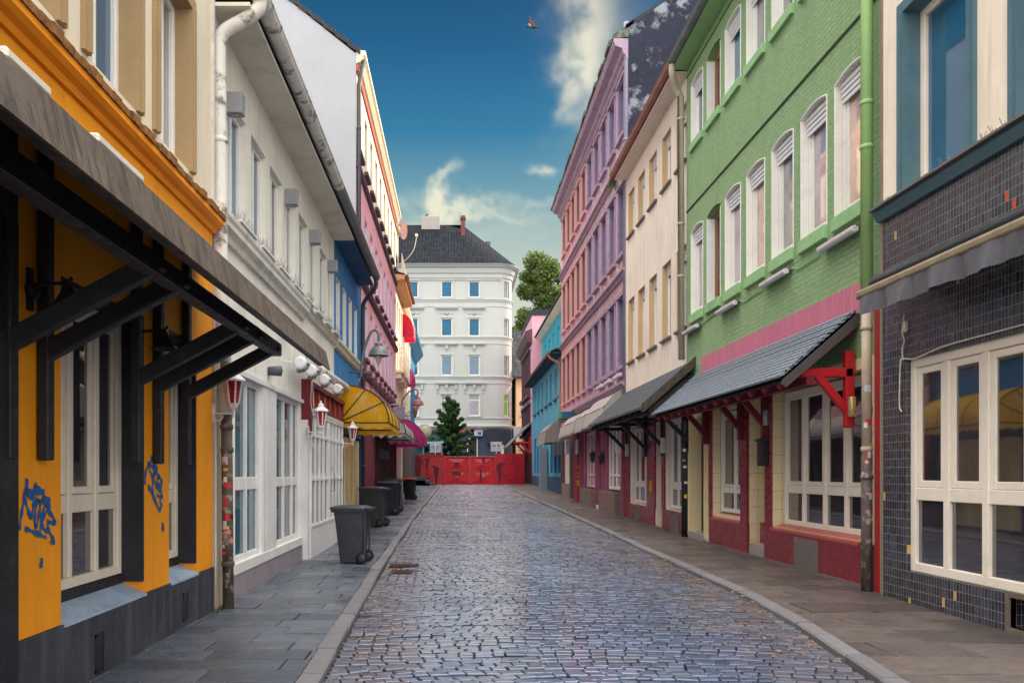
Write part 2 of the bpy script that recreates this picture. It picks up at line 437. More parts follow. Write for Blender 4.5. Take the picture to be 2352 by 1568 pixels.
m_kerb = tintm('kerb_granite', '#65646b', '#7a787e', .6, .1, .35, 70, '#6a6563', .4, .45)
m_ground = M('ground_asphalt', '#56565a', .9, .2, .5, .3, 90)

def strip_mesh(name, xs0, xs1, ys, z, mat):
    """ground sheet following the rising street"""
    v = []; f = []
    for y in ys: v += [(xs0(y), y, g(y)+z), (xs1(y), y, g(y)+z)]
    for i in range(len(ys)-1): f.append((2*i, 2*i+1, 2*i+3, 2*i+2))
    return v, f
big = MB(); yy = [-40, -10, 0, 5, 10, 15, 20, 25, 30, 35, 40, 45, 50, 55, 60, 62, 90, 140, 400, 1200]
v, f = strip_mesh('ground', lambda y: -600, lambda y: 600, yy, -.09, None); big.add(v, f)
struct(big.build('ground', m_ground, origin=(0, 0, 0)))

def interp(tab):
    ys, xs = zip(*tab)
    return lambda y: float(np.interp(y, ys, xs))
KL = interp([(-30, -.85), (5.9, -.98), (10, -1.09), (14, -1.2), (24, -1.30), (32, -1.30), (50, -1.22), (64, -1.15)])   # road side of the near kerb line
KR = interp([(-30, 2.7), (5.9, 3.02), (8, 3.32), (10, 3.5), (14, 3.58), (20, 3.66), (28, 3.64), (40, 3.5), (50, 3.32), (64, 3.2)])
WL = interp([(-30, -2.62), (9, -2.62), (20, -2.68), (40, -2.9), (64, -3.3)])
WR = interp([(-30, 5.15), (10, 5.12), (11, 5.3), (40, 5.42), (64, 5.65)])

# road: bed of dark jointing with every granite sett laid on it
bed = MB(); ys = list(np.arange(-6, 64.1, 1.0)); v, f = strip_mesh('road', KL, KR, ys, -.035, None); bed.add(v, f)
struct(bed.build('road_bed', m_joint, origin=(0, 0, 0)))
def setts():
    V = []; F = []; T = []; k = 0
    y = 4.2
    rngl = np.random.default_rng(3)
    while y < 62:
        far = y > 30
        dep = (rngl.uniform(.092, .122)*(1.1 if y < 11 else .95) if not far else rngl.uniform(.17, .22))
        x0, x1 = KL(y)+.012, KR(y)-.012
        x = x0 + (0 if rngl.random() < .5 else 0)
        wv = rngl.uniform(-.02, .02); ph = rngl.uniform(0, 6)
        first = True
        while x < x1-.05:
            edge = min(x-x0, x1-x)
            w = rngl.uniform(.1, .18) if edge > .4 else rngl.uniform(.11, .15)
            if far: w *= 1.7
            if x+w > x1-.06: w = x1-x
            gap = .009 + .006*rngl.random()
            # rows bow upstream in the middle of the street and wander a little
            def yo(xx): 
                q = (xx-1.15)/2.4
                return .26*(1-q*q)*(.6+.4*math.sin(y*.35)) + .03*math.sin(xx*2.1+ph) + .02*math.sin(xx*5.3+ph*2)
            xa, xb = x+gap/2, x+w-gap/2
            ja = rngl.uniform(-.009, .009, 4); sk = .05*math.sin(y*.9+x*.8)*w/.2; jx = rngl.uniform(-.007, .007, 4) + np.array((-sk, -sk, sk, sk))*.5
            c = [(xa+jx[0], y+yo(xa)+gap/2+ja[0]), (xb+jx[1], y+yo(xb)+gap/2+ja[1]), (xb+jx[2], y+yo(xb)+dep-gap/2+ja[2]), (xa+jx[3], y+yo(xa)+dep-gap/2+ja[3])]
            cx = sum(p[0] for p in c)/4; cy = sum(p[1] for p in c)/4
            h = rngl.normal(0, .003); tx, ty = rngl.normal(0, .015, 2); crown = .035*(1-((cx-1.15)/2.5)**2)
            zb = g(cy) - .02
            for s, dz in ((1, -.03), (1, -.007), (.95, -.001), (.84, .001)):
                for (px, py) in c:
                    qx, qy = cx+(px-cx)*s, cy+(py-cy)*s
                    V.append((qx, qy, zb+crown+h+dz+(tx*(qx-cx)+ty*(qy-cy) if dz > -.02 else -.03)))
            for r in range(3):
                for j in range(4): F.append((k+4*r+j, k+4*r+(j+1) % 4, k+4*r+4+(j+1) % 4, k+4*r+4+j))
            F.append((k+12, k+13, k+14, k+15)); t = rngl.random(); T += [t]*13; k += 16
            x += w
        y += dep
    return V, F, T
def raw(name, V, F, T, mat, smooth=True):
    me = bpy.data.meshes.new(name); me.from_pydata(V, [], F)
    if smooth: me.polygons.foreach_set('use_smooth', [True]*len(F))
    if T is not None:
        a = me.attributes.new('tint', 'FLOAT', 'FACE'); a.data.foreach_set('value', np.array(T, dtype=np.float32))
    me.materials.append(mat); o = bpy.data.objects.new(name, me); col.objects.link(o); ORG[o.name] = Vector((0, 0, 0)); return o
struct(raw('road', *setts(), m_sett, False))

# pavements of big slabs, kerbs of long granite stones
def slabs(inner, outer, seed, y0, y1, rows_d, wid, skew=0., top=.035):
    V = []; F = []; T = []; k = 0; r = np.random.default_rng(seed); y = y0; n = 0
    while y < y1:
        d = r.uniform(*rows_d); a, b = min(inner(y), outer(y)), max(inner(y), outer(y)); x = a - (n % 2)*wid*.5 - r.random()*.1
        while x < b:
            w = r.uniform(.85, 1.15)*wid
            xa, xb = max(x, a)+.006, min(x+w, b)-.006
            if xb-xa > .03:
                h = r.normal(0, .003); tx, ty = r.normal(0, .006, 2); cx, cy = (xa+xb)/2, y+d/2; e = .006
                for s, dz in ((0, -.06), (0, -.006), (e, 0)):
                    for px, py in ((xa+s, y+.006+s), (xb-s, y+.006+s), (xb-s, y+d-.006-s), (xa+s, y+d-.006-s)):
                        py2 = py+skew*(px-a); V.append((px, py2, g(py)+top+h+dz+tx*(px-cx)+ty*(py-cy)))
                for q in range(2):
                    for j in range(4): F.append((k+4*q+j, k+4*q+(j+1) % 4, k+4*q+4+(j+1) % 4, k+4*q+4+j))
                F.append((k+8, k+9, k+10, k+11)); T += [r.random()]*9; k += 12
            x += w
        y += d; n += 1
    return V, F, T
struct(raw('pavement', *slabs(lambda y: KL(y)-.16, lambda y: WL(y)-.25, 5, 2.5, 64, (.32, .42), .72), m_slab, False))
struct(raw('pavement', *slabs(lambda y: KR(y)+.16, lambda y: WR(y)+.3, 6, 4, 64, (.42, .6), .8), m_slabr, False))
for nm, (ia, oa) in (('a', (lambda y: KL(y)-.16, lambda y: WL(y)-.25)), ('b', (lambda y: KR(y)+.16, lambda y: WR(y)+.3))):
    b2 = MB(); v, f = strip_mesh('bed', ia, oa, ys, .004, None); b2.add(v, f)
    struct(b2.build('pavement_bed', m_joint, origin=(0, 0, 0)))
def kerb(edge, sgn, seed):
    V = []; F = []; T = []; k = 0; r = np.random.default_rng(seed); y = 3.
    while y < 62:
        l = r.uniform(.55, 1.0); o = r.normal(0, .006); h = r.normal(0, .004)
        ring = []
        for yy_ in (y+.006, y+l-.006):
            a = edge(yy_)+o; bb = a+sgn*.155; z = g(yy_)+.04+h; sg = sgn
            ring.append([(a, yy_, z-.14), (a, yy_, z-.018), (a+sg*.016, yy_, z), (bb-sg*.008, yy_, z+.002), (bb, yy_, z-.008), (bb, yy_, z-.14)])
        V += ring[0]+ring[1]
        for j in range(5): F.append((k+j, k+j+1, k+6+j+1, k+6+j))
        F += [tuple(k+j for j in range(6)), tuple(k+6+j for j in range(6))[::-1]]; T += [r.random()]*7; k += 12; y += l
    return V, F, T
struct(raw('kerb', *kerb(KL, -1, 11), m_kerb, False)); struct(raw('kerb', *kerb(KR, 1, 12), m_kerb, False))
# bits missing from the paving: two sunken dark spots by the kerb, a scatter of fallen leaves in the gutter
m_leaf = M('fallen_leaf', '#8a6a3a', .8, .4, 8, .2, 50)
lf = MB()
for i in range(260):
    y = random.uniform(6.5, 15); x = (KR(y) - abs(random.gauss(0, .35))-.03) if i % 5 else KL(y)+abs(random.gauss(0, .3))+.02
    z = g(y)+.03; a = random.uniform(0, 6.3); s = random.uniform(.012, .035)
    lf.face([(x+math.cos(a+q)*s*(1 if q in (0, 3.14) else .5), y+math.sin(a+q)*s*(1 if q in (0, 3.14) else .5), z+random.uniform(0, .018)) for q in (0, 1.57, 3.14, 4.71)])
o = lf.build('fallen_leaves', m_leaf, origin=(0, 0, 0)); tag(o, 'dry brown fallen leaves scattered along the cobbled gutter', 'fallen leaves', kind='stuff')

# rusty gully grates sunk by the kerb
m_rust = M('rusty_iron', '#40291f', .8, .35, 9, .4, 40)
for y, w, lb in ((13.4, .42, 'rusty gully grate by the kerb, level with the nearest bin'), (12.55, .3, 'small rusty iron plate by the kerb, just nearer than the gully grate')):
    x = KL(y)+.32; mm = MB()
    for k in range(7): mm.cube(x-w/2, x+w/2, y-.12+k*.036, y-.12+k*.036+.02, -.03, .012)
    mm.cube(x-w/2-.02, x+w/2+.02, y-.16, y-.12, -.03, .014); mm.cube(x-w/2-.02, x+w/2+.02, y+.13, y+.17, -.03, .014)
    o = mm.build('gully_grate', m_rust); tag(o, lb, 'grate')
m_weed = M('weed_leaves', '#4f6a2c', .7, .25, 9, .1)
def weed(x, y, n, h, lb, seed):
    r = random.Random(seed); mm = MB(); z = g(y)+.04
    for i in range(n):
        a = r.uniform(0, 6.28); l = h*r.uniform(.5, 1.1); p = Vector((x+r.uniform(-.08, .08), y+r.uniform(-.2, .2), z)); q = p+Vector((math.cos(a)*l*.6, math.sin(a)*l*.6, l*.7)); s_ = Vector((-math.sin(a), math.cos(a), 0))*l*.16; mid = (p+q)/2+Vector((0, 0, l*.15))
        mm.face([p, mid-s_, q, mid+s_])
    o = mm.build('weed', m_weed); tag(o, lb, 'plant', 'weeds along the house walls')
weed(-2.52, 8.75, 26, .07, 'small green weed at the foot of the stickered drainpipe', 3)
weed(5.02, 9.8, 12, .05, 'small weed at the foot of the red strip by the mosaic house', 4)
weed(-2.56, 7.0, 12, .04, 'tiny weed at the foot of the orange house plinth', 5)
# ---------------------------------------------------------------- materials: buildings and objects
orange = M('orange_paint', '#f09a18', .6, .07, .9, .12, 45, '#c07a1c', .3, .55, .75, '#b06c1a', .3)
orange_t = M('orange_cornice', '#f09014', .6, .1, 2, .2, 30)
cream = M('cream_render', '#ddd2bd', .8, .06, .7, .12, 60, '#c3b69f', .35, .55, .75, '#b3a68e', .25)
beige = M('beige_stone', '#a58c68', .7, .08, 2, .12, 50)
tile_brown = M('weathered_tile_edge', '#9a6a38', .85, .4, 9, .6, 30, '#3a2a1c', .7, .5, .62)
blackwood = M('black_painted_wood', '#23242b', .55, .35, 3, .3, 40, '#3a3a40', .5, .55, .7, spec=.4)
blackplinth = M('dark_plinth', '#3b3d45', .62, .25, 2.5, .25, 50, None, streak='#6c6f78', samt=.5)
leadm = M('lead_fascia', '#5f5249', .6, .25, 3, .2, 40, streak='#39322d', samt=.8, dirt='#7d7264', damt=.35, sscale=20)
sillslate = M('sloped_slate_sill', '#9db2cc', .38, .2, 4, .2, 40, '#5c6470', .5)
framecream = M('cream_window_paint', '#d9d0c2', .45, .06, 3, .08, 60, '#b0a590', .3)
framewhite = M('white_window_paint', '#e4e2de', .42, .05, 2, .06, 60, '#b9b4a9', .3)
whitewall = M('white_render', '#e6e2da', .78, .06, .6, .12, 55, '#bdb9b3', .45, .5, .75, '#a9a39a', .35)
soffit = M('soffit_boards', '#d6cfc2', .8, .08, 1.2, .12, 40, '#86817a', .45, .52, .75)
ledge = M('stone_ledge', '#d0ccc4', .8, .12, 3, .2, 40, '#8a867f', .5, .5, .72)
pipewhite = M('white_pipe', '#d9d6d1', .5, .1, 2.6, .12, 40, '#57534d', .85, .53, .62)
zinc = M('zinc_gutter', '#6e7278', .5, .2, 3, .2, 50, '#4a4c50', .6, spec=.5)
darkpipe = M('dark_zinc_pipe', '#4b4e58', .5, .2, 3, .2, 50)
pipebeige = M('beige_pipe', '#b9aa98', .55, .12, 2, .12, 50, '#8b7c6b', .5)
dirtypipe = M('stained_lower_pipe', '#57504a', .6, .3, 5, .3, 40, '#a39a90', .8, .55, .62)
shop_white = M('white_shopfront_paint', '#dcdbdc', .45, .06, 1.5, .08, 50, '#b5b1ad', .35, streak='#a9a5a2', samt=.25)
plinth_grey = M('grey_purple_plinth', '#8a828a', .75, .15, 3, .2, 50, '#5f5960', .5)
blue = M('blue_render', '#3079b8', .7, .1, .8, .12, 50, '#25598c', .45, .5, .72, '#24588c', .4)
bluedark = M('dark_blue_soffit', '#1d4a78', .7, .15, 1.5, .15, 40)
pink = M('pink_render', '#e8a8b0', .75, .07, .6, .12, 50, '#c17d88', .35, .5, .75, '#b87580', .3)
greywall = M('pale_grey_gable', '#a6a8af', .85, .07, .35, .12, 40, '#a9abb2', .5, .45, .7, '#9a9ca3', .3)
lilac = M('lilac_shutter', '#d0c3d6', .6, .08, 2, .05, 50)
plum = M('dark_plum_trim', '#5b3a46', .6, .2, 3, .15, 50)
creampale = M('cream_upper_render', '#efe3c6', .75, .05, .7, .1, 50, '#d8c9a8', .3)  # one even pale cream render
maroon = M('maroon_boards', '#7a2f3c', .5, .15, 3, .15, 50, '#561f2b', .5)
maroon_dark = M('dark_maroon_wood', '#4a1c26', .55, .25, 4, .2, 50)
white_clean = M('white_metal', '#dcdde0', .4, .05, 3, .05, 60)
redglass = M('red_lantern_glass', '#9c1420', .25, .15, 6, 0, spec=.6)
lampmetal = M('grey_lamp_metal', '#787c82', .5, .2, 6, .2, 60, '#54473c', .7, .55, .65, metal=.2)
lampcopper = M('copper_lamp_metal', '#95625a', .5, .2, 6, .2, 60, '#6b4238', .6)
bulb = glassm('clear_glass_bulb', '#b9b5c0', .05, .6)
binplastic = M('grey_bin_plastic', '#393d45', .42, .12, 4, .12, 120, '#62656b', .3, speck='#84868a', spamt=.15)
bindark = M('dark_bin_plastic', '#23262f', .4, .12, 4, .1, 120)
tyre = M('bin_wheel_rubber', '#1a1a1c', .8, .2, 8, .3, 80)
orangelid = M('orange_bin_lid', '#cf4a2c', .45, .1, 4, .1, 60)
yellow = M('yellow_canvas', '#ecb51c', .8, .12, 1.5, .6, 5, '#efe2b4', .6, .48, .7, streak='#b58c1c', samt=.4)
greycanvas = M('grey_canvas', '#b7b0ad', .8, .08, 2, .15, 60, '#8b8583', .4)
darkcanvas = M('dark_awning_vinyl', '#585962', .35, .15, 2, .15, 12, spec=.6)
pinkcanvas = M('magenta_canvas', '#d0479a', .65, .1, 2, .1, 60)
redcanvas = M('red_canvas', '#e0355a', .65, .1, 2, .1, 60)
greyrib = M('dark_rib', '#33322f', .6, .2, 4, .1, 50)
green = brickm('green_painted_brick', '#98b886', dk(C('#98b886'), .8), .24, .078, .009, .7, .04, 1.0, rnd=1.3, dirt='#7aa57c', damt=.6, streak='#7d9468', bdist=.035)
green_plain = M('green_paint', '#96bf8a', .6, .08, 2, .15, 50, '#5c8f58', .4)
greenpipe = M('green_pipe', '#93b878', .5, .08, 2, .1, 50)
pinkboard = brickm('pink_tongue_boards', '#c8728c', dk(C('#c8728c'), .6), .11, 3., .005, .5, .07, .5, offset=0)
slate = brickm('slate_shingles', '#7e8a9a', '#2a2d33', .2, .115, .007, .5, .12, .8, spec=.5)
redpaint = M('bright_red_paint', '#b01a28', .4, .08, 3, .08, 60)
redbeam = M('dark_red_beam', '#701a2a', .5, .12, 3, .12, 60)
redstrip = M('worn_red_strip', '#9e1d26', .55, .2, 4, .2, 50, '#5c3a30', .6, .52, .66)
redtile = brickm('red_glazed_tile', '#842833', '#56161f', .075, .3, .004, .3, .14, .05, offset=0, spec=.6)
redtile_l = M('red_tile_sill', '#b4534c', .35, .15, 6, .1, 50, spec=.6)  # orange lightness of the lit sloping top is put into this colour
creamtile = brickm('cream_glazed_tile', '#e6d6b0', '#a39577', .3, .3, .004, .35, .05, .05, offset=0, spec=.6, dirt='#cbb98f', damt=.35)
creampaint = M('cream_reveal_paint', '#e2cfa4', .6, .06, 1.5, .1, 50, '#c9b48a', .4)
greyplate = M('grey_steel_plate', '#77706e', .55, .15, 4, .12, 50, '#5d5654', .5, metal=.2)
framebright = M('bright_cream_window_paint', '#efe6da', .42, .05, 2, .06, 60, '#c9bca6', .3)
steptile = brickm('ribbed_step_metal', '#a79f98', '#7d7670', .06, .04, .004, .4, .1, .5)
mosaic = brickm('dark_mosaic_tile', '#353c4f', '#a3967e', .05, .098, .0022, .22, .55, .3, offset=0, spec=.6, dirt='#3a3a44', damt=.3, cols=[(.9925, '#c9a468'), (.9975, '#c4432e')])
bluetrim = M('petrol_blue_paint', '#54727f', .5, .1, 2, .12, 50, '#2f5a70', .4)
pilaster = M('pilaster_white', '#dcd3c6', .75, .05, 1, .1, 50)
creamwall2 = M('warm_white_render', '#efe3d3', .8, .05, .7, .12, 50, '#cbbdab', .35, streak='#b0a08c', samt=.45)
beigewall = M('beige_render', '#e8dccf', .8, .05, .7, .12, 50, '#c4b3a4', .4, streak='#ac9a89', samt=.5)
beige_rev = M('ochre_reveal', '#c8ab82', .75, .08, 1.5, .1, 50)
copper = M('copper_gutter', '#9c6355', .5, .15, 3, .15, 50, '#6e4239', .5, spec=.5)
blackgable = M('tarred_gable', '#2d3040', .85, .2, .8, .3, 30, '#9aa0aa', .7, .545, .64, spec=.2)
mossedge = M('mossy_roof_edge', '#6d7266', .95, .4, 5, .8, 18, '#3c4a3a', .8, .45, .6)
stucco_p = M('purple_cornice_stone', '#a48fa6', .8, .15, 3, .3, 30, '#6b5560', .6)
lampwhite = M('white_batten', '#cfc9cf', .45, .06, 3, .05, 60, '#a59ea3', .4)
brownframe = M('brown_window_paint', '#a5684a', .5, .1, 3, .1, 50)
violetframe = M('violet_window_frame', '#77718f', .6, .12, 4, .15, 50)
browncas = M('brown_violet_casing', '#80605f', .7, .15, 4, .2, 40)
teal = M('teal_render', '#559db8', .7, .08, .7, .12, 50, '#347d96', .35, streak='#8cc4d0', samt=.2)
teal_pale = M('pale_teal_frame', '#5aa9c0', .6, .08, 1, .1, 50)
tealbrick = brickm('dark_teal_brick', '#2d4f6e', '#21394f', .22, .07, .008, .7, .12, .5)
dark_roof = M('dark_roof_edge', '#2f333a', .75, .25, 3, .3, 40)
pantile = brickm('dark_pantiles', '#3f4247', '#191b1f', .22, .3, .03, .6, .3, 1.0, offset=0, dirt='#7d8076', damt=.45)
yellowwall = M('pale_yellow_render', '#e8d9a8', .8, .06, .8, .1, 50)
endwall = M('white_stucco', '#b0b4b2', .75, .04, .4, .08, 50, '#a5b0b5', .3)
darkshop = M('dark_blue_shopfront', '#3b4a60', .55, .15, 2, .1, 50)
concrete = M('concrete_chimney', '#9a9490', .9, .12, 3, .3, 40)
brickred = brickm('red_chimney_brick', '#7b4038', '#4f3a36', .22, .07, .01, .8, .15, .6)
gatered = M('red_gate_paint', '#b91c2b', .4, .14, 1.6, .1, 40, '#8e1424', .5, .52, .7, '#7d1020', .35, spec=.5)
gatelight = M('bright_red_gate_paint', '#cc2831', .4, .2, 2.5, .1, 40, '#8a1420', .65, spec=.5)
mural = M('mural_dark_paint', '#641626', .5, .3, 3, .05, 50)
rail = M('worn_steel', '#9b9a9c', .45, .15, 4, .1, 50, metal=.5)
signgrey = M('sign_back_grey', '#b4b8c4', .5, .06, 2, .05, 50)
graff = M('blue_spray_paint', '#155a9c', .45, .12, 4, .05, 50)
bird_m = M('dark_feathers', '#3a3236', .7, .3, 20, .1, 50)
bird_w = M('brown_feathers', '#8c6a60', .7, .2, 20, .1, 50)
bark = M('tree_bark', '#5a4a3a', .9, .25, 8, .6, 30)
# glossy window glass; teal and rosy bases carry reflected colour
g_dark = glassm('dark_glass', '#38343a', .03, 1., ior=1.9); g_blue = glassm('blue_glass', '#2d5f80', .03, .7, var=.15); g_grey = glassm('curtained_glass', '#85838a', .05, 1., ior=1.8)
g_teal = glassm('teal_reflection_glass', '#06587a', .06, .25, var=.12); g_steel = glassm('steel_blue_glass', '#3d6880', .03, .6, var=.15); g_lilac = glassm('lilac_glass', '#6f6c80', .08, .7)  # teal base stands for sky reflected in the panes
g_warm = glassm('warm_curtained_glass', '#8c8074', .06, .7); g_rose = glassm('rosy_reflection_glass', '#cfa99c', .04, 1., ior=1.9); g_rose2 = glassm('mauve_reflection_glass', '#9f8f9c', .04, 1., ior=1.9); g_shop = glassm('shop_glass', '#3f4a52', .03, .8, ior=1.6); g_frost = M('frosted_white_glass', '#cfd3d8', .35, .05, 3, 0, spec=.6)  # rosy and mauve bases imitate a sunlit house reflected in the panes
g_pale = glassm('pale_glass', '#335f6e', .05, .6); g_green = M('green_blind', '#7cc021', .4, .1, 3, 0, spec=.6)
stick = [M('sticker_'+n, c, .5, .1, 20, 0) for n, c in (('white', '#d8d5cf'), ('red', '#c23038'), ('yellow', '#d8b23a'), ('black', '#232327'), ('pink', '#c97a86'), ('pale', '#b9bcc4'))]

def canvasm(m, f):
    """thin canvas lets some light through"""
    n = m.node_tree.nodes; l = m.node_tree.links; b = n['Principled BSDF']; tr = n.new('ShaderNodeBsdfTranslucent'); mx = n.new('ShaderNodeMixShader'); mx.inputs[0].default_value = f
    l.new(b.inputs['Base Color'].links[0].from_socket, tr.inputs[0]); l.new(b.outputs[0], mx.inputs[1]); l.new(tr.outputs[0], mx.inputs[2]); l.new(mx.outputs[0], n['Material Output'].inputs[0])
for m_ in (yellow, pinkcanvas, redcanvas): canvasm(m_, .45)
canvasm(greycanvas, .2)
# ---------------------------------------------------------------- shared builders
def surround(root, T, u0, u1, v0, v1, mat, wid=.09, proj=.04, inset=.18, name='window_surround', bottom=False):
    m = MB()
    for a, b in ((u0-wid, u0+.012), (u1-.012, u1+wid)):
        m.box(T, a, b, v0, v1+wid, -inset, proj) if False else m.box(T, a, b, v0, v1-.012, .001, proj)
    m.box(T, u0-wid, u1+wid, v1-.012, v1+wid, .001, proj)
    m.box(T, u0-wid*.55, u0-wid*.2, v0, v1, proj, proj+.02); m.box(T, u1+wid*.2, u1+wid*.55, v0, v1, proj, proj+.02)
    for a, b in ((u0-.001, u0+.012), (u1-.012, u1+.001)): m.box(T, a, b, v0, v1-.012, -inset, .001)
    m.box(T, u0, u1, v1-.012, v1+.001, -inset, .001)
    return m.build(name, mat, root)
def gutter(root, T, u0, u1, v, w, r, mat, joints=.9, name='gutter'):
    m = MB(); n = 10
    for k in range(2):
        rr = r-.004*k
        ring = [(w+rr*math.cos(math.pi+math.pi*j/n), v+rr*math.sin(math.pi+math.pi*j/n)) for j in range(n+1)]
        m.add([T(u, z, ww) for u in (u0, u1) for ww, z in ring], [(j, j+1, n+2+j, n+1+j) for j in range(n)], True)
    m.tube([T(u0, v, w+r), T(u1, v, w+r)], .012, 6)
    for u in (u0, u1): m.face([T(u, v+r*math.sin(math.pi+math.pi*j/n), w+r*math.cos(math.pi+math.pi*j/n)) for j in range(n+1)])
    u = u0+joints*.6
    while u < u1:
        ring = [(w+(r+.006)*math.cos(math.pi+math.pi*j/n), v+(r+.006)*math.sin(math.pi+math.pi*j/n)) for j in range(n+1)]
        m.add([T(uu, z, ww) for uu in (u, u+.035) for ww, z in ring], [(j, j+1, n+2+j, n+1+j) for j in range(n)], True); u += joints
    return m.build(name, mat, root, recalc=False)
def prof(T, u0, u1, poly):                       # a moulding: profile (w, v) swept along the facade
    m = MB(); m.prism(lambda a, b, c: T(c, b, a), poly, u0, u1); return m
def pipe_rings(m, pts, r):
    for p in pts: m.lathe(p, [(r, -.03), (r*1.18, -.022), (r*1.18, .022), (r, .03)], 10)
def stickers(pipe, pts, n, seed, r):
    """small paper stickers wrapped on a pipe, each a curved patch"""
    rr = random.Random(seed)
    for i in range(n):
        x, y, z0, z1 = pts; z = rr.uniform(z0, z1); a0 = rr.uniform(-2.6, -.6); da = rr.uniform(.5, 1.2); h = rr.uniform(.03, .09); m = MB()
        q = [[(x+(r+.003)*math.cos(a0+da*k/4), y+(r+.003)*math.sin(a0+da*k/4), z+s*h+rr.uniform(-.004, .004)) for k in range(5)] for s in (0, 1)]
        m.add(q[0]+q[1], [(k, k+1, 6+k, 5+k) for k in range(4)]); m.build('sticker', rr.choice(stick), pipe)
def lantern(loc, label, side=1, s=1.):
    """white six-sided lantern with red panes on a curled bracket; side = +1 sticks out towards +X"""
    t = thing('red_lantern', label, 'lantern', loc, 'red wall lanterns on the white shopfront'); x, y, z = loc
    b = MB(); wx_ = x-side*.2*s
    b.lathe((wx_, y, z-.27*s), [(.005, -.015), (.05*s, -.012), (.05*s, .012), (.005, .015)], 10, 'X'); b.box(TI(), wx_-.012, wx_+.012, y-.03*s, y+.03*s, z-.36*s, z-.17*s)
    b.tube([(wx_, y, z-.27*s), (x, y, z-.27*s)], .011*s, 6); b.tube(smooth_path([(wx_, y, z-.33*s), (wx_+side*.06*s, y, z-.34*s), (wx_+side*.09*s, y, z-.30*s), (wx_+side*.05*s, y, z-.27*s)]), .007*s, 6)
    b.build('bracket', pipewhite, t)
    f = MB(); n = 6
    f.lathe((x, y, z), [(.01*s, -.31*s), (.016*s, -.28*s), (.01*s, -.25*s), (.05*s, -.2*s), (.058*s, -.17*s), (.05*s, -.165*s)], n, smooth=False)
    for k in range(n):
        a = 2*math.pi*k/n; p = (math.cos(a), math.sin(a))
        f.beam((x+p[0]*.056*s, y+p[1]*.056*s, z-.17*s), (x+p[0]*.09*s, y+p[1]*.09*s, z+.06*s), .016*s, .016*s)
    f.build('lantern_frame', white_clean, t)
    MB().lathe((x, y, z), [(.05*s, -.165*s), (.083*s, .06*s)], n, smooth=False).build('pane', redglass, t)
    c = MB(); c.lathe((x, y, z), [(.08*s, .06*s), (.125*s, .06*s), (.125*s, .075*s), (.075*s, .12*s), (.05*s, .135*s), (.05*s, .165*s), (.03*s, .19*s), (.012*s, .195*s), (.016*s, .215*s), (.004*s, .235*s)], n, smooth=False)
    c.build('lantern_cap', white_clean, t); return t

# ---------------------------------------------------------------- orange corner pub, nearest on the near-side row
X1 = -2.62; T = TL(X1)
b = thing('orange_house', 'orange ground floor with cream upper storey, black bases and blue graffiti', 'building', (-6.5, 4, 0))
h1 = [(1.2, 3.2, .62, 2.8), (5.47, 6.91, .5, 2.8), (7.52, 8.3, .5, 2.8)]
m = MB(); m.holes(T, .6, 8.85, -.3, 4.2, h1, .28); m.shell(T, .6, 8.85, -.3, 4.2); m.build('ground_floor_wall', orange, b)
h2 = [(u, u+.9, 4.45, 6.05) for u in (1.6, 3.1, 4.5, 5.85, 7.2)]
m = MB(); m.holes(T, .6, 8.84, 4.28, 9.6, h2, .2); m.shell(T, .6, 8.84, 4.28, 9.6, 7.9); m.build('upper_wall', cream, b)
MB().box(T, 8.8, 8.855, 4.3, 9.6, -.05, .03).build('corner_pilaster', ledge, b)
m = MB(); m.box(T, .6, 8.852, -.3, .5, .0, .022)
for u in (1.9, 3.6): m.box(T, u, u+.02, -.3, .5, .02, .026)
m.build('plinth', blackplinth, b)
for u0, u1 in ((5.47, 6.91), (7.52, 8.3)):
    m = MB(); m.hexa([T(u0, .5, .03), T(u1, .5, .03), T(u1, .48, .03), T(u0, .48, .03), T(u0, .6, -.2), T(u1, .6, -.2), T(u1, .57, -.2), T(u0, .57, -.2)])
    m.build('window_sill', sillslate, b)
    m = MB(); m.box(T, u0, u1, .57, .665, -.27, -.17); m.build('sill_board', blackwood, b)
    m = MB(); m.box(T, u1-.03, u1+.002, .6, 2.8, -.28, .004); m.box(T, u0, u1, 2.77, 2.802, -.28, .004); m.build('window_reveal', blackwood, b)
for u0, u1, c in ((1.25, 3.15, (.25, .5, .75)), (5.5, 6.88, (.34, .66)), (7.55, 8.27, (.5,))):
    window(b, T, u0, u1, .67, 2.76, framecream, g_dark, c, (.29,), .075, .2, casement=True, rail=.13)
m = MB(); m.box(T, 3.6, 4.83, -.3, 2.95, .002, .06); m.build('black_pilaster', blackwood, b)
for i, (u0, u1, v0, v1) in enumerate(h2):
    w_ = window(b, T, u0, u1, v0, v1, framewhite, g_blue if i == 3 else g_grey, (.5,) if i % 2 else (.62,), (), .07, .17)
    surround(b, T, u0, u1, v0, v1, beige, .1, .035, .17)
prof(T, .6, 8.87, [(0, 4.06), (.03, 4.06), (.05, 4.1), (.09, 4.12), (.12, 4.15), (.12, 4.2), (0, 4.22)]).build('cornice', orange_t, b)
m = MB(); u = .6
while u < 8.9:
    l = random.uniform(.1, .2); e = random.uniform(-.012, .012)
    m.hexa([T(u, 4.2, .0), T(min(u+l, 8.9), 4.2, 0), T(min(u+l, 8.9), 4.2, .135+e), T(u, 4.2, .135+e), T(u, 4.31, 0), T(min(u+l, 8.9), 4.31, 0), T(min(u+l, 8.9), 4.255+e, .14+e), T(u, 4.255+e, .14+e)]); u += l
m.build('cornice_tiles', tile_brown, b)
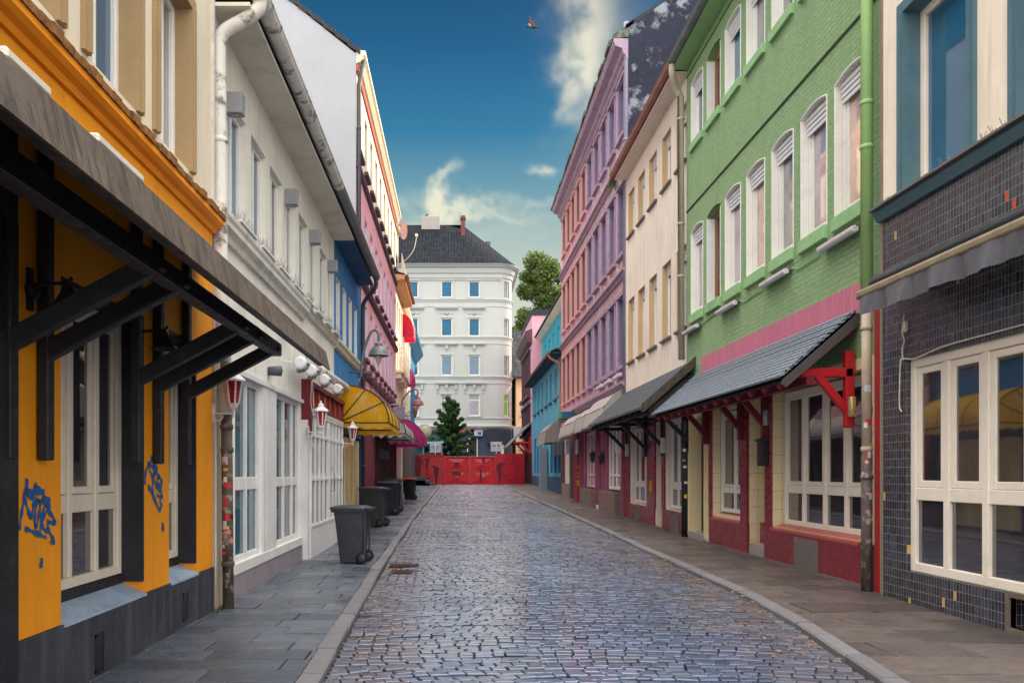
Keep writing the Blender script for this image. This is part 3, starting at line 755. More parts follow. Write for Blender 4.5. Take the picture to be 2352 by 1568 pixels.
for u, z0, z1 in ((5.93, .06, .34), (7.83, .1, .36)):
    m = MB(); m.box(T, u, u+.14, z0, z0+.02, .022, .03); m.box(T, u, u+.14, z1-.02, z1, .022, .03); m.box(T, u, u+.015, z0, z1, .022, .03); m.box(T, u+.125, u+.14, z0, z1, .022, .03)
    k = z0+.03
    while k < z1-.03: m.box(T, u+.02, u+.12, k, k+.009, .022, .028); k += .02
    m.build('air_grille', blackwood, b)
def zp3(ox, oy, s): return lambda x, y: ((x*s+ox)/1.08844, (y*s+oy)/1.08844)
q = zp3(0, 1137, .36343)
def onwall(p, X):
    x, y = q(*p); d = 1900*X/(x-1050); return (d, EYE+(1086-y)/1900*d)
for wid, strokes in ((.036, [[(130, 515), (142, 420), (162, 300), (180, 160)], [(180, 165), (190, 255), (214, 300), (238, 205), (252, 245)], [(165, 300), (190, 380), (206, 432), (226, 350), (238, 285)],
        [(256, 300), (236, 400), (240, 495), (263, 420), (272, 330), (255, 300)], [(332, 300), (292, 390), (265, 565)], [(290, 290), (326, 300), (336, 350), (297, 420), (284, 480), (310, 520), (331, 460)], [(330, 385), (376, 462), (318, 452)],
        [(165, 505), (230, 530), (312, 566)], [(318, 500), (350, 560), (366, 596), (338, 596)], [(280, 705), (275, 775)]]), (.062, [[(178, 270), (235, 245), (296, 255)], [(280, 300), (330, 330)]])):
    m = MB()
    for i, s in enumerate(strokes): m.ribbon(T, [onwall(p, X1) for p in s], wid, .004+.0006*i+.008*(wid > .05))
    m.build('graffiti', graff, b)
m = MB()
for i, s in enumerate(([(1045, 10), (1030, 60), (1002, 110), (996, 200)], [(1045, 10), (1060, 70), (1076, 110), (1050, 150), (1026, 100)], [(1012, 60), (1050, 80), (1082, 92)], [(1060, 80), (1054, 170), (1046, 230), (1060, 310)],
          [(1080, 140), (1106, 170), (1100, 240), (1070, 210), (1086, 150)], [(1016, 210), (1050, 280), (1091, 372), (1106, 350), (1096, 310)], [(1080, 190), (1112, 282), (1074, 276)], [(1115, 462), (1119, 522)])):
    m.ribbon(T, [onwall(p, X1) for p in s], .05, .004+.0006*i)
m.build('graffiti', graff, b)

# its lean-to canopy on braced black timbers
cn = thing('lean_to_canopy', 'black timber canopy with grey lead fascia on the orange house', 'canopy', (X1, 4, 2.5))
m = MB(); m.prism(lambda a, c, e: (a, e, c), [(-2.615, 3.74), (-1.33, 2.715), (-1.33, 2.68), (-2.615, 3.66)], .8, 8.32); m.build('canopy_roof', blackwood, cn)
m = MB(); u = .8
while u < 8.3:
    l = min(random.uniform(.85, 1.1), 8.33-u)
    m.hexa([(-1.29, u, 2.53), (-1.29, u+l-.006, 2.53), (-1.275, u+l-.006, 2.53), (-1.275, u, 2.53), (-1.335, u, 2.715), (-1.335, u+l-.006, 2.715), (-1.32, u+l-.006, 2.72), (-1.32, u, 2.72)]); u += l
m.build('fascia', leadm, cn)
m = MB(); u = .9
while u < 8.3: m.beam((-2.6, u, 3.6), (-1.36, u, 2.66), .06, .09); u += .62
m.beam((-1.37, .8, 2.62), (-1.37, 8.3, 2.62), .05, .09); m.build('rafter', blackwood, cn)
m = MB(); m.beam((-1.75, .8, 2.69), (-1.75, 8.02, 2.69), .1, .12); m.build('beam', blackwood, cn, bevel=.008)
for u in (3.0, 4.75, 5.18, 6.65, 7.14, 7.88):
    m = MB(); m.beam((-2.575, u, 1.58), (-2.575, u, 3.55), .07, .09, (0, 1, 0)); m.beam((-2.58, u, 2.25), (-1.7, u, 2.72), .085, .115); m.build('bracket', blackwood, cn, bevel=.008)
for i, (u, lb) in enumerate(((5.05, 'black scrolled wall lamp on the orange pier with the larger graffiti'), (6.72, 'black scrolled wall lamp on the orange pier with the smaller graffiti'))):
    t = thing('wall_lamp', lb, 'wall lamp', (X1, u, 2.5), 'black wall lamps under the canopy'); z = 2.62
    m = MB(); m.lathe((X1+.016, u, z), [(.004, -.014), (.045, -.014), (.045, .014), (.004, .016)], 12, 'X'); m.box(TI(), X1+.002, X1+.022, u-.028, u+.028, z-.13, z+.13); m.build('wall_plate', blackwood, t)
    m = MB(); m.tube([(X1+.02, u, z+.03), (X1+.24, u, z+.04), (X1+.27, u, z+.07)], .012, 6); m.tube(smooth_path([(X1+.02, u, z-.07), (X1+.07, u, z-.03), (X1+.05, u, z+.01), (X1+.1, u, z+.03)]), .008, 6); m.build('arm', blackwood, t)
    m = MB(); m.lathe((X1+.24, u, z), [(.012, .04), (.03, .02), (.045, -.03), (.085, -.1), (.1, -.12), (.09, -.12), (.02, -.04)], 14, caps=False); m.build('lamp_shade', blackwood, t)
for u, l, lb in ((3.14, .46, 'pale batten lamp on the lead fascia, longer of two'), (2.5, .28, 'pale batten lamp at the top corner of the lead fascia')):
    m = MB(); m.box(TI(), -1.42, -1.36, u, u+l, 2.755, 2.795); o = m.build('batten_lamp', framecream, bevel=.01); tag(o, lb, 'lamp', 'batten lamps on the canopy edge')

# ---------------------------------------------------------------- long white house with the shopfront
X2 = -2.65; T = TL(X2)
b = thing('white_house', 'long white rendered house with grey wall boxes and a glazed shopfront', 'building', (-6.5, 13, 0))
us = [9.55, 10.64, 11.71, 12.78, 13.84, 14.92, 16.0, 17.02]; WW = .82
h = [(u, u+WW, 4.42, 5.86, 0, .16) for u in us] + [(9.87, 11.2, .42, 2.68, 0, .12), (12.0, 13.95, .42, 2.68, 0, .12)]
m = MB(); m.holes(T, 8.86, 17.8, -.3, 6.5, h); m.shell(T, 8.86, 17.8, -.3, 6.5); m.build('wall', whitewall, b)
w0 = window(b, T, us[0], us[0]+WW, 4.42, 5.86, framewhite, g_steel, (.5,), (), .06, .1)
row(w0, b, T, us[0], 4.42, [(u, 4.42) for u in us[1:]], [g_grey, g_dark, g_blue])
m = prof(T, 8.86, 14.2, [(0, 4.12), (.05, 4.12), (.06, 4.2), (.12, 4.24), (.12, 4.3), (.14, 4.34), (.14, 4.4), (0, 4.43)]); m.build('sill_ledge', ledge, b)
m = prof(T, 14.2, 17.8, [(0, 4.24), (.05, 4.26), (.07, 4.33), (.1, 4.36), (.1, 4.4), (0, 4.43)]); m.build('sill_ledge', ledge, b)
for u in us:                                       # bird spikes and white strip on each sill
    MB().box(T, u+.02, u+WW-.06, 4.41, 4.435, .02, .16).build('window_sill', white_clean, b)
    m = MB()
    for k in range(22):
        uu = u+.05+k*.031
        for s in (-1, 1): m.beam(T(uu, 4.43, .1), T(uu+random.uniform(-.03, .03), 4.43+random.uniform(.09, .16), .1+s*random.uniform(.02, .07)), .0022, .0022)
    m.build('bird_spikes', greyplate, b)
MB().box(T, 8.86, 17.8, 6.5, 6.54, -.2, .43).build('soffit', soffit, b)
gutter(b, T, 8.9, 15.0, 6.7, .5, .1, pipewhite, .62); gutter(b, T, 15.0, 22.0, 6.7, .5, .1, zinc, .62)
MB().box(T, 8.86, 22.0, 6.72, 6.76, -.1, .52).build('roof_edge', dark_roof, b)
m = MB(); m.face([T(8.86, 6.76, .5), T(22, 6.76, .5), T(22, 10, -4), T(8.86, 10, -4)]); m.face([T(8.86, 6.76, -8), T(22, 6.76, -8), T(22, 10, -4), T(8.86, 10, -4)]); m.face([T(8.87, 6.5, .0), T(8.87, 6.5, -8), T(8.87, 10, -4)]); m.build('roof', pantile, b)
MB().box(T, 9.2, 14.05, -.3, .3, 0, .035).build('plinth', plinth_grey, b)
m = MB(); m.box(T, 11.2, 12.0, .36, 2.75, .0, .03); m.box(T, 11.38, 11.4, .42, 2.6, .03, .035); m.box(T, 9.7, 14.05, 2.68, 2.74, 0, .05); m.box(T, 9.7, 14.0, .3, .42, 0, .045); m.build('shopfront_panel', shop_white, b)
window(b, T, 9.87, 11.2, .42, 2.68, shop_white, g_pale, (.5,), (.42,), .07, .06, rail=.16)
window(b, T, 12.0, 13.95, .42, 2.68, shop_white, g_shop, (.42, .75), (.42,), .07, .06, rail=.14)
m = MB(); m.box(T, 13.98, 14.2, -.3, 2.4, .0, .12); m.build('pilaster', shop_white, b)
T2 = TL(X2+.14)
m = MB(); m.box(T2, 14.2, 18.15, -.3, .55, -.14, 0); m.build('shopfront_base', shop_white, b); MB().box(T2, 14.2, 18.15, 2.56, 2.62, -.14, .02).build('shopfront_head', shop_white, b)
bay = window(b, T2, 14.2, 18.15, .55, 2.56, shop_white, g_shop, (.12, .235, .35, .48, .535, .64, .75, .87), (.42, .8), .06, .02, mw=.05, rail=.06)
m = MB(); m.box(T2, 14.25, 18.1, 1.36, 1.5, -.028, -.012); m.build('frosted_band', g_frost, b)
m = MB(); m.tube([T2(16.5, 1.15, .0), T2(16.5, 1.15, .06), T2(16.5, 1.6, .06), T2(16.5, 1.6, 0)], .012, 8); m.build('door_handle', rail, b)
m = MB(); m.box(T2, 14.06, 14.2, 2.2, 3.1, -.14, .02); m.box(T2, 14.2, 18.15, 2.98, 3.06, -.14, .05); m.box(T2, 14.2, 18.15, 2.62, 2.66, -.14, .03); u = 14.2
while u < 18.2: m.box(T2, u, u+.05, 2.66, 2.98, -.05, .02); u += .65
m.build('red_transom', redbeam, b)
m = MB(); m.box(T2, 14.2, 18.15, 2.64, 3.0, -.14, -.02); m.build('transom_glass', glassm('orange_red_glass', '#a5442e', .1, .7), b)
m = MB(); m.tube(smooth_path([T2(14.0, 3.05, .05), T2(14.02, 2.7, .03), T2(14.1, 2.4, .06), T2(14.05, 2.1, .04), T2(14.12, 1.9, .08)]), .006, 5); m.tube(smooth_path([T2(14.05, 3.1, .05), T2(14.08, 2.6, .07), T2(14.14, 2.2, .03), T2(14.1, 1.92, .05)]), .005, 5); m.build('cable', ledge, b)

# drainpipe with stickers between the orange and white houses
t = thing('drainpipe', 'tall drainpipe, white above and dirty with stickers below, beside the orange house', 'drainpipe', (-2.5, 8.98, 0))
m = MB(); m.tube(smooth_path([(-2.15, 9.0, 6.7), (-2.16, 9.0, 6.55), (-2.3, 8.98, 6.42), (-2.55, 8.97, 6.25), (-2.58, 8.97, 6.0)]) + [(-2.56, 8.97, 3.5), (-2.5, 8.97, 2.15)], .075, 12); pipe_rings(m, [(-2.575, 8.97, 5.1), (-2.53, 8.97, 3.0)], .075); m.build('upper_pipe', pipewhite, t)
m = MB(); m.tube([(-2.5, 8.97, 2.15), (-2.48, 8.97, -.05)], .062, 12); pipe_rings(m, [(-2.495, 8.97, 1.75), (-2.485, 8.97, .52), (-2.5, 8.97, 2.0)], .062); m.build('lower_pipe', dirtypipe, t)
stickers(t, (-2.49, 8.97, .3, 1.65), 16, 4, .062)
m = MB(); m.box(TL(-2.62), 8.86, 9.2, -.2, 3.6, -.02, .02); o = m.build('wall_strip', pipebeige, b)
m = MB(); m.tube(smooth_path([(-2.6, 8.88, 3.0), (-2.59, 8.9, 2.6), (-2.6, 8.9, 2.2), (-2.6, 8.9, .3)]), .012, 6); m.box(TI(), -2.61, -2.55, 8.87, 8.93, 2.55, 2.68); o = m.build('cable', ledge, t)
# lanterns
lantern((-2.40, 8.87, 2.42), 'red lantern on the strip between the orange house and white pipe', 1, 1.05)
lantern((-2.29, 13.9, 2.47), 'red lantern before the red transom of the white shopfront', 1, 1.05)
lantern((-2.30, 18.2, 2.42), 'red lantern below the yellow awning', 1, 1.0)
# grey wall boxes beside four upper windows
for i, (u, lb) in enumerate(((us[0], 'grey wall box beside the first white window, next to the drainpipe'), (us[3], 'grey wall box at the fourth window of the white house'), (us[5], 'grey wall box at the sixth window of the white house'), (us[7], 'grey wall box at the last white window before the blue wall'))):
    m = MB(); m.box(T, u-.1, u+.06, 5.62, 5.86, .0, .19); m.box(T, u-.06, u+.02, 5.6, 5.62, .04, .15); o = m.build('wall_box', zinc if i else M('grey_box_paint', '#8e9096', .5, .05, 3, .05), bevel=.02, seg=2); o.data.materials[0] = MATS['grey_box_paint']; tag(o, lb, 'wall box', 'grey wall boxes along the white house')
# white uplighters seen over the canopy edge, floodlights under the awning box
for u, lb in ((10.0, 'small white wall light below the ledge, nearer the canopy'), (12.4, 'small white wall light below the ledge, farther along')):
    m = MB(); m.hexa([T(u, 3.72, 0), T(u+.3, 3.72, 0), T(u+.3, 3.75, .16), T(u, 3.75, .16), T(u+.08, 3.86, 0), T(u+.22, 3.86, 0), T(u+.22, 3.8, .1), T(u+.08, 3.8, .1)]); o = m.build('wall_light', white_clean, bevel=.008); tag(o, lb, 'wall light', 'white wall lights on the white house')
fl = None
for i, u in enumerate((12.5, 13.4, 14.7, 16.3)):
    lb = ['white floodlight under the awning box, nearest to the canopy end', 'second white floodlight, beside the red board', 'third white floodlight, above the red transom', 'farthest white floodlight, next to the yellow awning'][i]
    loc = (X2+.3, u, 3.15)
    if fl is None:
        fl = thing('floodlight', lb, 'floodlight', loc, 'white floodlights along the shopfront')
        m = MB(); m.lathe(loc, [(.06, -.16), (.095, -.15), (.1, -.13), (.1, .13), (.09, .14)], 14, 'Y'); m.build('housing', white_clean, fl)
        m = MB(); m.hexa([(loc[0]+.03, loc[1]-.12, loc[2]-.11), (loc[0]+.03, loc[1]+.11, loc[2]-.11), (loc[0]-.06, loc[1]+.11, loc[2]-.13), (loc[0]-.06, loc[1]-.12, loc[2]-.13), (loc[0]+.115, loc[1]-.12, loc[2]-.0), (loc[0]+.115, loc[1]+.11, loc[2]-.0), (loc[0]-.02, loc[1]+.11, loc[2]-.0), (loc[0]-.02, loc[1]-.12, loc[2]-.0)]); m.build('lens', M('grey_lamp_grille', '#77797c', .3, .2, 20, .3, 60), fl)
        m = MB(); m.beam((loc[0]-.3, u, 3.2), (loc[0]-.05, u, 3.16), .03, .03); m.build('bracket', white_clean, fl)
    else: dup(fl, loc, lb)
m = MB(); m.tube([T(12.9, 3.32, .2), T(18.3, 3.38, .2)], .085, 12); o = m.build('awning_roller', pipewhite); tag(o, 'long white rolled awning tube above the shopfront floodlights', 'awning roller')
m = MB(); m.lathe(T(11.6, 2.93, .1), [(.02, -.12), (.06, -.11), (.075, .08), (.02, .1)], 12, 'X'); o = m.build('wall_spotlight', darkpipe); tag(o, 'small dark spotlight on the white wall above the shop windows', 'spotlight')

# ---------------------------------------------------------------- blue house
b = thing('blue_house', 'narrow blue house with deep window reveals beyond the white house', 'building', (-6.5, 20, 0))
ub = [18.08, 19.15, 20.22, 21.3]
m = MB(); m.holes(T, 17.8, 22.7, -.3, 6.5, [(u, u+.76, 4.42, 5.86, 0, .22) for u in ub]+[(19.0, 22.3, -.3, 2.5, 0, .2)]); m.shell(T, 17.81, 22.7, -.3, 6.49); m.build('wall', blue, b)
w0 = window(b, T, ub[0], ub[0]+.76, 4.42, 5.86, framewhite, g_lilac, (.5,), (), .06, .12, liner=-.02); row(w0, b, T, ub[0], 4.42, [(u, 4.42) for u in ub[1:]], [g_grey, g_steel])
prof(T, 17.8, 22.6, [(0, 4.2), (.06, 4.22), (.08, 4.3), (.12, 4.34), (.12, 4.4), (0, 4.43)]).build('sill_ledge', ledge, b)
MB().box(T, 17.8, 22.05, 6.5, 6.53, -.2, .42).build('soffit', bluedark, b)
m = MB(); u = 19.05
while u < 22.25: m.box(T, u, u+.14, .15, 2.35, -.14, .03 if int(u*10) % 2 else .0); u += .16
m.build('cream_shutter', creampaint, b)
m = MB(); m.box(T, 18.7, 19.02, -.1, 2.6, -.1, .04); m.box(T, 22.25, 22.6, -.1, 2.6, -.1, .06); m.box(T, 19, 22.3, 2.4, 2.6, -.1, .06); m.build('door_frame', bluedark, b)
MB().box(T, 18.15, 22.6, 2.5, 3.1, .0, .05).build('shop_fascia', blackwood, b)
# dark downpipe of the blue house
t = thing('drainpipe', 'dark grey drainpipe with a bent head between the blue and pink houses', 'drainpipe', (-2.55, 22.6, 0))
m = MB(); m.tube(smooth_path([T(21.8, 6.66, .5), T(21.9, 6.4, .48), T(22.3, 6.1, .14), T(22.4, 5.8, .1)]) + [T(22.45, 0, .1)], .055, 10); pipe_rings(m, [T(22.43, 5, .1), T(22.43, 3.4, .1), T(22.43, 1.7, .1)], .055); m.build('pipe', darkpipe, t)

# ---------------------------------------------------------------- yellow barrel awning and other canvas awnings
def barrel(name, label, T, u0, u1, vt, vb, proj, canvas, group=None, rib=greyrib, scal=0., ribs=2, stripes=None, n=9):
    t = thing(name, label, 'awning', T((u0+u1)/2, vb, 0), group)
    P = [(.02+proj*(math.sin(math.pi/2*k/n)**.9), vb+(vt-vb)*math.cos(math.pi/2*k/n)**.9) for k in range(n+1)]
    m = MB(); nu = 10
    for k in range(n):
        for i in range(nu):
            a, c = u0+(u1-u0)*i/nu, u0+(u1-u0)*(i+1)/nu
            m.face([T(a, P[k][1], P[k][0]), T(c, P[k][1], P[k][0]), T(c, P[k+1][1], P[k+1][0]), T(a, P[k+1][1], P[k+1][0])])
    for u in (u0, u1): m.add([T(u, vb, .02)]+[T(u, v, w) for w, v in P], [(0, i, i+1) for i in range(1, n+1)])
    dr = .12 if scal == 0 else .16                              # hanging valance, scalloped where the photo shows it
    edge = [(u0, .02), (u0, proj+.02), (u1, proj+.02), (u1, .02)]
    for (a, wa), (c, wc) in zip(edge[:-1], edge[1:]):
        L = max(abs(c-a), abs(wc-wa)); k = max(2, int(L/.05)); top = []; bot = []
        for i in range(k+1):
            f = i/k; u, w = a+(c-a)*f, wa+(wc-wa)*f; top.append(T(u, vb, w)); bot.append(T(u, vb-dr+(scal*abs(math.sin(f*L*math.pi/.3))), w))
        m.add(top+bot, [(i, i+1, k+2+i, k+1+i) for i in range(k)])
    m.build('canvas', canvas, t, recalc=False)
    m = MB()
    for u in (u0-.004, u1+.004):
        m.tube([T(u, v, w) for w, v in P], .016, 6); m.tube([T(u, vb, .02), T(u, vb, proj)], .016, 6)
        for f in (.35, .68): j = int(n*f); m.tube([T(u, vb, .02), T(u, P[j][1], P[j][0])], .014, 6)
    m.tube([T(u0, vb, proj+.02), T(u1, vb, proj+.02)], .016, 6)
    for i in range(ribs): u = u0+(u1-u0)*(i+1)/(ribs+1); m.tube([T(u, v+.004, w+.004) for w, v in P], .012, 6)
    m.build('frame', rib, t)
    if stripes:
        m = MB()
        for k in range(4): f = .12+.2*k; z = vb-dr+f*.9; m.box(T, u0, u1, z, z+.06, proj+.02, proj+.035)
        m.build('stripe', stripes, t)
    return t
barrel('yellow_awning', 'yellow barrel awning with dark ribs beside the blue house', T, 18.35, 21.6, 3.46, 2.62, 1.12, yellow, scal=.05)

# ---------------------------------------------------------------- tall pink house with pale gable
X4 = -2.78; T = TL(X4); TG = TF(22.72)
b = thing('pink_house', 'tall pink house with cream top storey, dark bands and pale grey gable', 'building', (-7, 30, 0))
A, Bn = 22.74, 37.4; N = 9; sp = (Bn-A)/N; uw = [A+.42+i*sp for i in range(N)]
rows4 = [(4.95, 6.6), (7.5, 9.2), (10.5, 12.2)]
lo = MB(); lo.holes(T, A, Bn, -.3, 9.95, [(u, u+.8, v0, v1, 0, .16) for u in uw for v0, v1 in rows4[:2]]); lo.shell(T, A, Bn, -.3, 9.95, 9); lo.build('wall', pink, b)
hi = MB(); hi.holes(T, A, Bn, 9.951, 13.05, [(u, u+.8, 10.5, 12.2, 0, .16) for u in uw]); hi.shell(T, A+.02, Bn, 9.951, 13.05, 9); hi.build('top_storey_wall', creampale, b)
m = MB(); m.prism(TG, [(X4-.002, -.3), (X4-.002, 13.0), (-4.6, 14.45), (-7.4, 16.6), (-11.8, 13.0), (-11.8, -.3)], -.02, .02); m.build('gable_wall', greywall, b)
m = MB()
for k in range(14):
    a0, a1 = k/14, (k+1)/14; f = lambda a: (X4+.12+(-7.4-X4-.12)*a, 13.0+3.62*a)
    p, q2 = f(a0), f(a1); m.hexa([(p[0], 22.66, p[1]), (q2[0], 22.66, q2[1]-.05), (q2[0], 22.66, q2[1]+.09), (p[0], 22.66, p[1]+.14), (p[0], 37.4, p[1]), (q2[0], 37.4, q2[1]-.05), (q2[0], 37.4, q2[1]+.09), (p[0], 37.4, p[1]+.14)])
m.face([(-7.4, 22.7, 16.6), (-11.8, 22.7, 13), (-11.8, 37.4, 13), (-7.4, 37.4, 16.6)]); m.build('roof', dark_roof, b)
frame4 = window(b, T, uw[0], uw[0]+.8, rows4[0][0], rows4[0][1], lilac, lilac, (.5,), (.7,), .06, .12, liner=.004, sill=(plum, .1, .1, .06))
row(frame4, b, T, uw[0], rows4[0][0], [(u, v[0]) for v in rows4[:2] for u in uw if not (v == rows4[0] and u == uw[0])])
ft = window(b, T, uw[0], uw[0]+.8, 10.5, 12.2, framecream, g_warm, (.5,), (), .07, .1, liner=.004, sill=(plum, .12, .1, .06)); row(ft, b, T, uw[0], 10.5, [(u, 10.5) for u in uw[1:]], [g_grey, g_dark])
for z, hh, pr in ((9.93, .14, .1), (6.95, .16, .12), (4.35, .1, .08)):
    prof(T, A, Bn, [(0, z-.04), (pr*.6, z), (pr, z+hh*.5), (pr, z+hh), (0, z+hh+.02)]).build('string_course', plum, b)
prof(T, A, Bn, [(0, 12.55), (.05, 12.55), (.07, 12.7), (0, 12.7)]).build('frieze_band', M('terracotta_band', '#b5604c', .7, .1, 3), b)
prof(T, A, Bn+.1, [(0, 12.75), (.1, 12.8), (.2, 12.95), (.26, 13.0), (.26, 13.1), (0, 13.12)]).build('cornice', creampale, b)
for u in uw: MB().box(T, u-.1, u+.36, 4.3, 4.55, .02, .2).build('sign_box', plum, b, bevel=.02)
m = MB(); m.tube([T(22.9, 12.9, .2), T(22.85, 12.5, .12), T(22.82, 12.2, .07), T(22.82, 0, .07)], .06, 10); pipe_rings(m, [T(22.82, z, .07) for z in (11, 8, 5)], .06)
o = m.build('drainpipe', darkpipe); tag(o, 'long straight grey drainpipe on the corner of the pink house gable', 'drainpipe')
# ground floor: ribbed red boards and dark doors
m = MB(); u = 22.95
while u < 27.5: m.box(T, u, u+.12, g(u)-.1, 2.75, .0, .05); u += .17
m.build('red_boarding', maroon, b)
m = MB(); m.box(T, 27.6, 37.3, .0, 3.4, .002, .04); m.build('dark_shopfront', maroon_dark, b)
m = MB(); u = 28
while u < 37.0: m.box(T, u, u+.1, g(u)-.1, 2.8, .04, .12); u += .75
m.build('shop_pillar', maroon_dark, b)
for u in (28.6, 29.9, 31.2): MB().box(T, u, u+.28, 2.0, 2.35, .04, .2).build('lamp_box', darkpipe, b)
for i, (u, z) in enumerate(((29.0, 1.75), (30.2, 1.72), (31.4, 1.7), (33.2, 1.75))): MB().box(T, u, u+.4, 1.0+g(u), z+g(u), .04, .05).build('pane', g_dark, b)
barrel('grey_awning', 'grey scalloped barrel awning on the pink house', T, 26.8, 32.2, 3.5, 2.78, 1.1, greycanvas, scal=.1, ribs=1)
barrel('pink_awning', 'lower magenta barrel awning nearest the grey scalloped awning', T, 32.6, 36.6, 3.3, 2.75, 1.2, pinkcanvas, 'magenta awnings over the pavement', rib=maroon, ribs=3)
barrel('pink_awning', 'higher magenta barrel awning by the round white sign', TL(-2.86), 37.6, 42.4, 4.0, 3.0, 1.28, pinkcanvas, 'magenta awnings over the pavement', rib=maroon, ribs=3)
# hanging sign plate
t = thing('hanging_sign', 'square purple grey sign hanging before the pink house', 'sign', (-2.1, 29.6, 3.4))
m = MB(); m.box(TF(29.6), -2.29, -1.87, 3.42, 3.88, -.025, .025); m.build('sign_plate', M('purple_grey_sign', '#7d7590', .5, .08, 6, .05), t, bevel=.01)
m = MB(); m.ribbon(TF(29.6), [(-2.16, 3.6), (-2.1, 3.7), (-2.02, 3.66), (-2.08, 3.58), (-2.0, 3.6)], .035, .03); m.build('sign_emblem', M('faded_gold', '#a58c78', .6, .1), t)
m = MB(); m.tube([(-2.78, 29.6, 3.95), (-1.85, 29.6, 3.95)], .02, 6); m.build('bracket', rail, t)

# ---------------------------------------------------------------- bell lamps on curved arms
def bell_lamp(label, post, bell, R_, metal, wallx):
    x0, y, z0 = post; x1, z1 = bell
    t = thing('street_lamp', label, 'street lamp', (x0, y, z0), 'bell shaped street lamps on wall arms')
    m = MB(); m.tube(smooth_path([(x0, y, z0), (x0+.02, y, z0+(z1-z0)*.62), (x0+.1, y, z1+R_*.9), (x0+(x1-x0)*.55, y, z1+R_*2.25), (x1-.08, y, z1+R_*2.55), (x1, y, z1+R_*2.2), (x1, y, z1+R_*1.5)]), .035, 8)
    m.tube([(wallx, y, z0+.12), (x0+.45, y, z0+.12)], .022, 6); m.tube([(x0, y, z0), (wallx, y, z0-.5)], .022, 6); m.build('arm', lampmetal if metal is lampmetal else lampcopper, t)
    p = [(.05, 1.5), (.07, 1.35), (.34, 1.28), (.4, 1.2), (.38, 1.05), (.34, 1.0), (.6, .86), (.68, .74), (.72, .72), (.86, .45), (.92, .25), (1.0, .04), (1.02, 0), (.97, 0), (.9, .2), (.6, .75), (.1, .95)]
    m = MB(); m.lathe((x1, y, z1), [(r*R_, z*R_) for r, z in p], 24, caps=False); m.build('lamp_shade', metal, t)
    m = MB(); m.lathe((x1, y, z1), [(.36*R_, .1*R_), (.38*R_, -.1*R_), (.22*R_, -.55*R_), (.04*R_, -.95*R_)], 14); m.build('bulb', bulb, t)
    return t
bell_lamp('large grey bell lamp on a curved arm beside the blue house', (-2.36, 20.3, 3.85), (-1.93, 4.37), .25, lampmetal, -2.65)
bell_lamp('smaller copper bell lamp farther along, above the magenta awning', (-2.5, 36.5, 3.9), (-1.74, 4.5), .27, lampcopper, -2.8)

# ---------------------------------------------------------------- cream balcony house, pale house, far blue house
T = TL(-2.86)
b = thing('cream_house', 'narrow sunlit cream house with projecting eave and iron balcony', 'building', (-7, 40, .3))
uc = [38.0, 39.4, 40.8, 42.1]
m = MB(); m.holes(T, 37.42, 43.2, -.1, 10.2, [(u, u+.8, v0, v1, 0, .2) for u in uc for v0, v1 in ((4.6, 6.0), (6.3, 8.0), (8.4, 9.7))]); m.shell(T, 37.42, 43.2, -.1, 10.2); m.build('wall', creampale, b)
w0 = window(b, T, uc[0], uc[0]+.8, 4.6, 6.0, framewhite, g_grey, (.5,), (), .06, .15); row(w0, b, T, uc[0], 4.6, [(u, 4.6) for u in uc[1:]])
w0 = window(b, T, uc[0], uc[0]+.8, 6.3, 8.0, framewhite, g_grey, (.5,), (.7,), .06, .15); row(w0, b, T, uc[0], 6.3, [(u, 6.3) for u in uc[1:]])
w0 = window(b, T, uc[0], uc[0]+.8, 8.4, 9.7, framewhite, g_grey, (.5,), (), .06, .15); row(w0, b, T, uc[0], 8.4, [(u, 8.4) for u in uc[1:]])
m = MB(); m.prism(lambda a, c, e: T(e, c, a), [(0, 10.15), (.5, 10.25), (.5, 10.42), (0, 10.5)], 37.3, 43.6); m.build('eave', M('wooden_eave', '#d3a06c', .7, .12, 3, .2, dirt='#a8603c', damt=.5), b)
gutter(b, T, 37.3, 43.7, 10.45, .56, .08, copper, .9)
m = MB(); m.face([T(37.35, 10.5, .5), T(43.6, 10.5, .5), T(43.6, 11.6, -3), T(37.35, 11.6, -3)]); m.build('roof', pantile, b)
def railing(T, u0, u1, v0, v1, w, ends, step=.13):
    m = MB(); u = u0
    while u <= u1+.001: m.beam(T(u, v0, w), T(u, v1, w), .014, .014, (0, 1, 0)); u += step
    for v in (v0+.08, (v0+v1)/2, v1): m.tube([T(u0, v, w), T(u1, v, w)], .014, 6)
    for uu in (u0, u1):
        k = .02
        while k < w and ends: m.beam(T(uu, v0, k), T(uu, v1, k), .014, .014, (0, 1, 0)); k += step
        if ends: m.tube([T(uu, v1, 0), T(uu, v1, w)], .014, 6)
    return m
for u0 in (37.9, 39.7, 41.4):
    m = MB(); m.box(T, u0, u0+1.5, 6.1, 6.25, 0, .42); m.box(T, u0+.1, u0+.35, 5.85, 6.1, 0, .3); m.box(T, u0+1.1, u0+1.4, 5.85, 6.1, 0, .3); m.build('balcony_slab', creampale, b, bevel=.02)
    railing(T, u0+.03, u0+1.47, 6.25, 7.25, .4, True).build('balcony_railing', framecream, b)
railing(T, 37.5, 43.4, 10.5, 11.45, .35, False, .2).build('terrace_railing', framecream, b)
m = MB(); m.box(T, 37.5, 38.6, 11.5, 12.7, -.9, .1); m.hexa([T(37.4, 12.7, -.9), T(38.7, 12.7, -.9), T(38.7, 12.55, .25), T(37.4, 12.55, .25), T(37.4, 12.95, -.9), T(38.7, 12.95, -.9), T(38.7, 12.68, .25), T(37.4, 12.68, .25)]); m.build('dormer', creampale, b, bevel=.02)
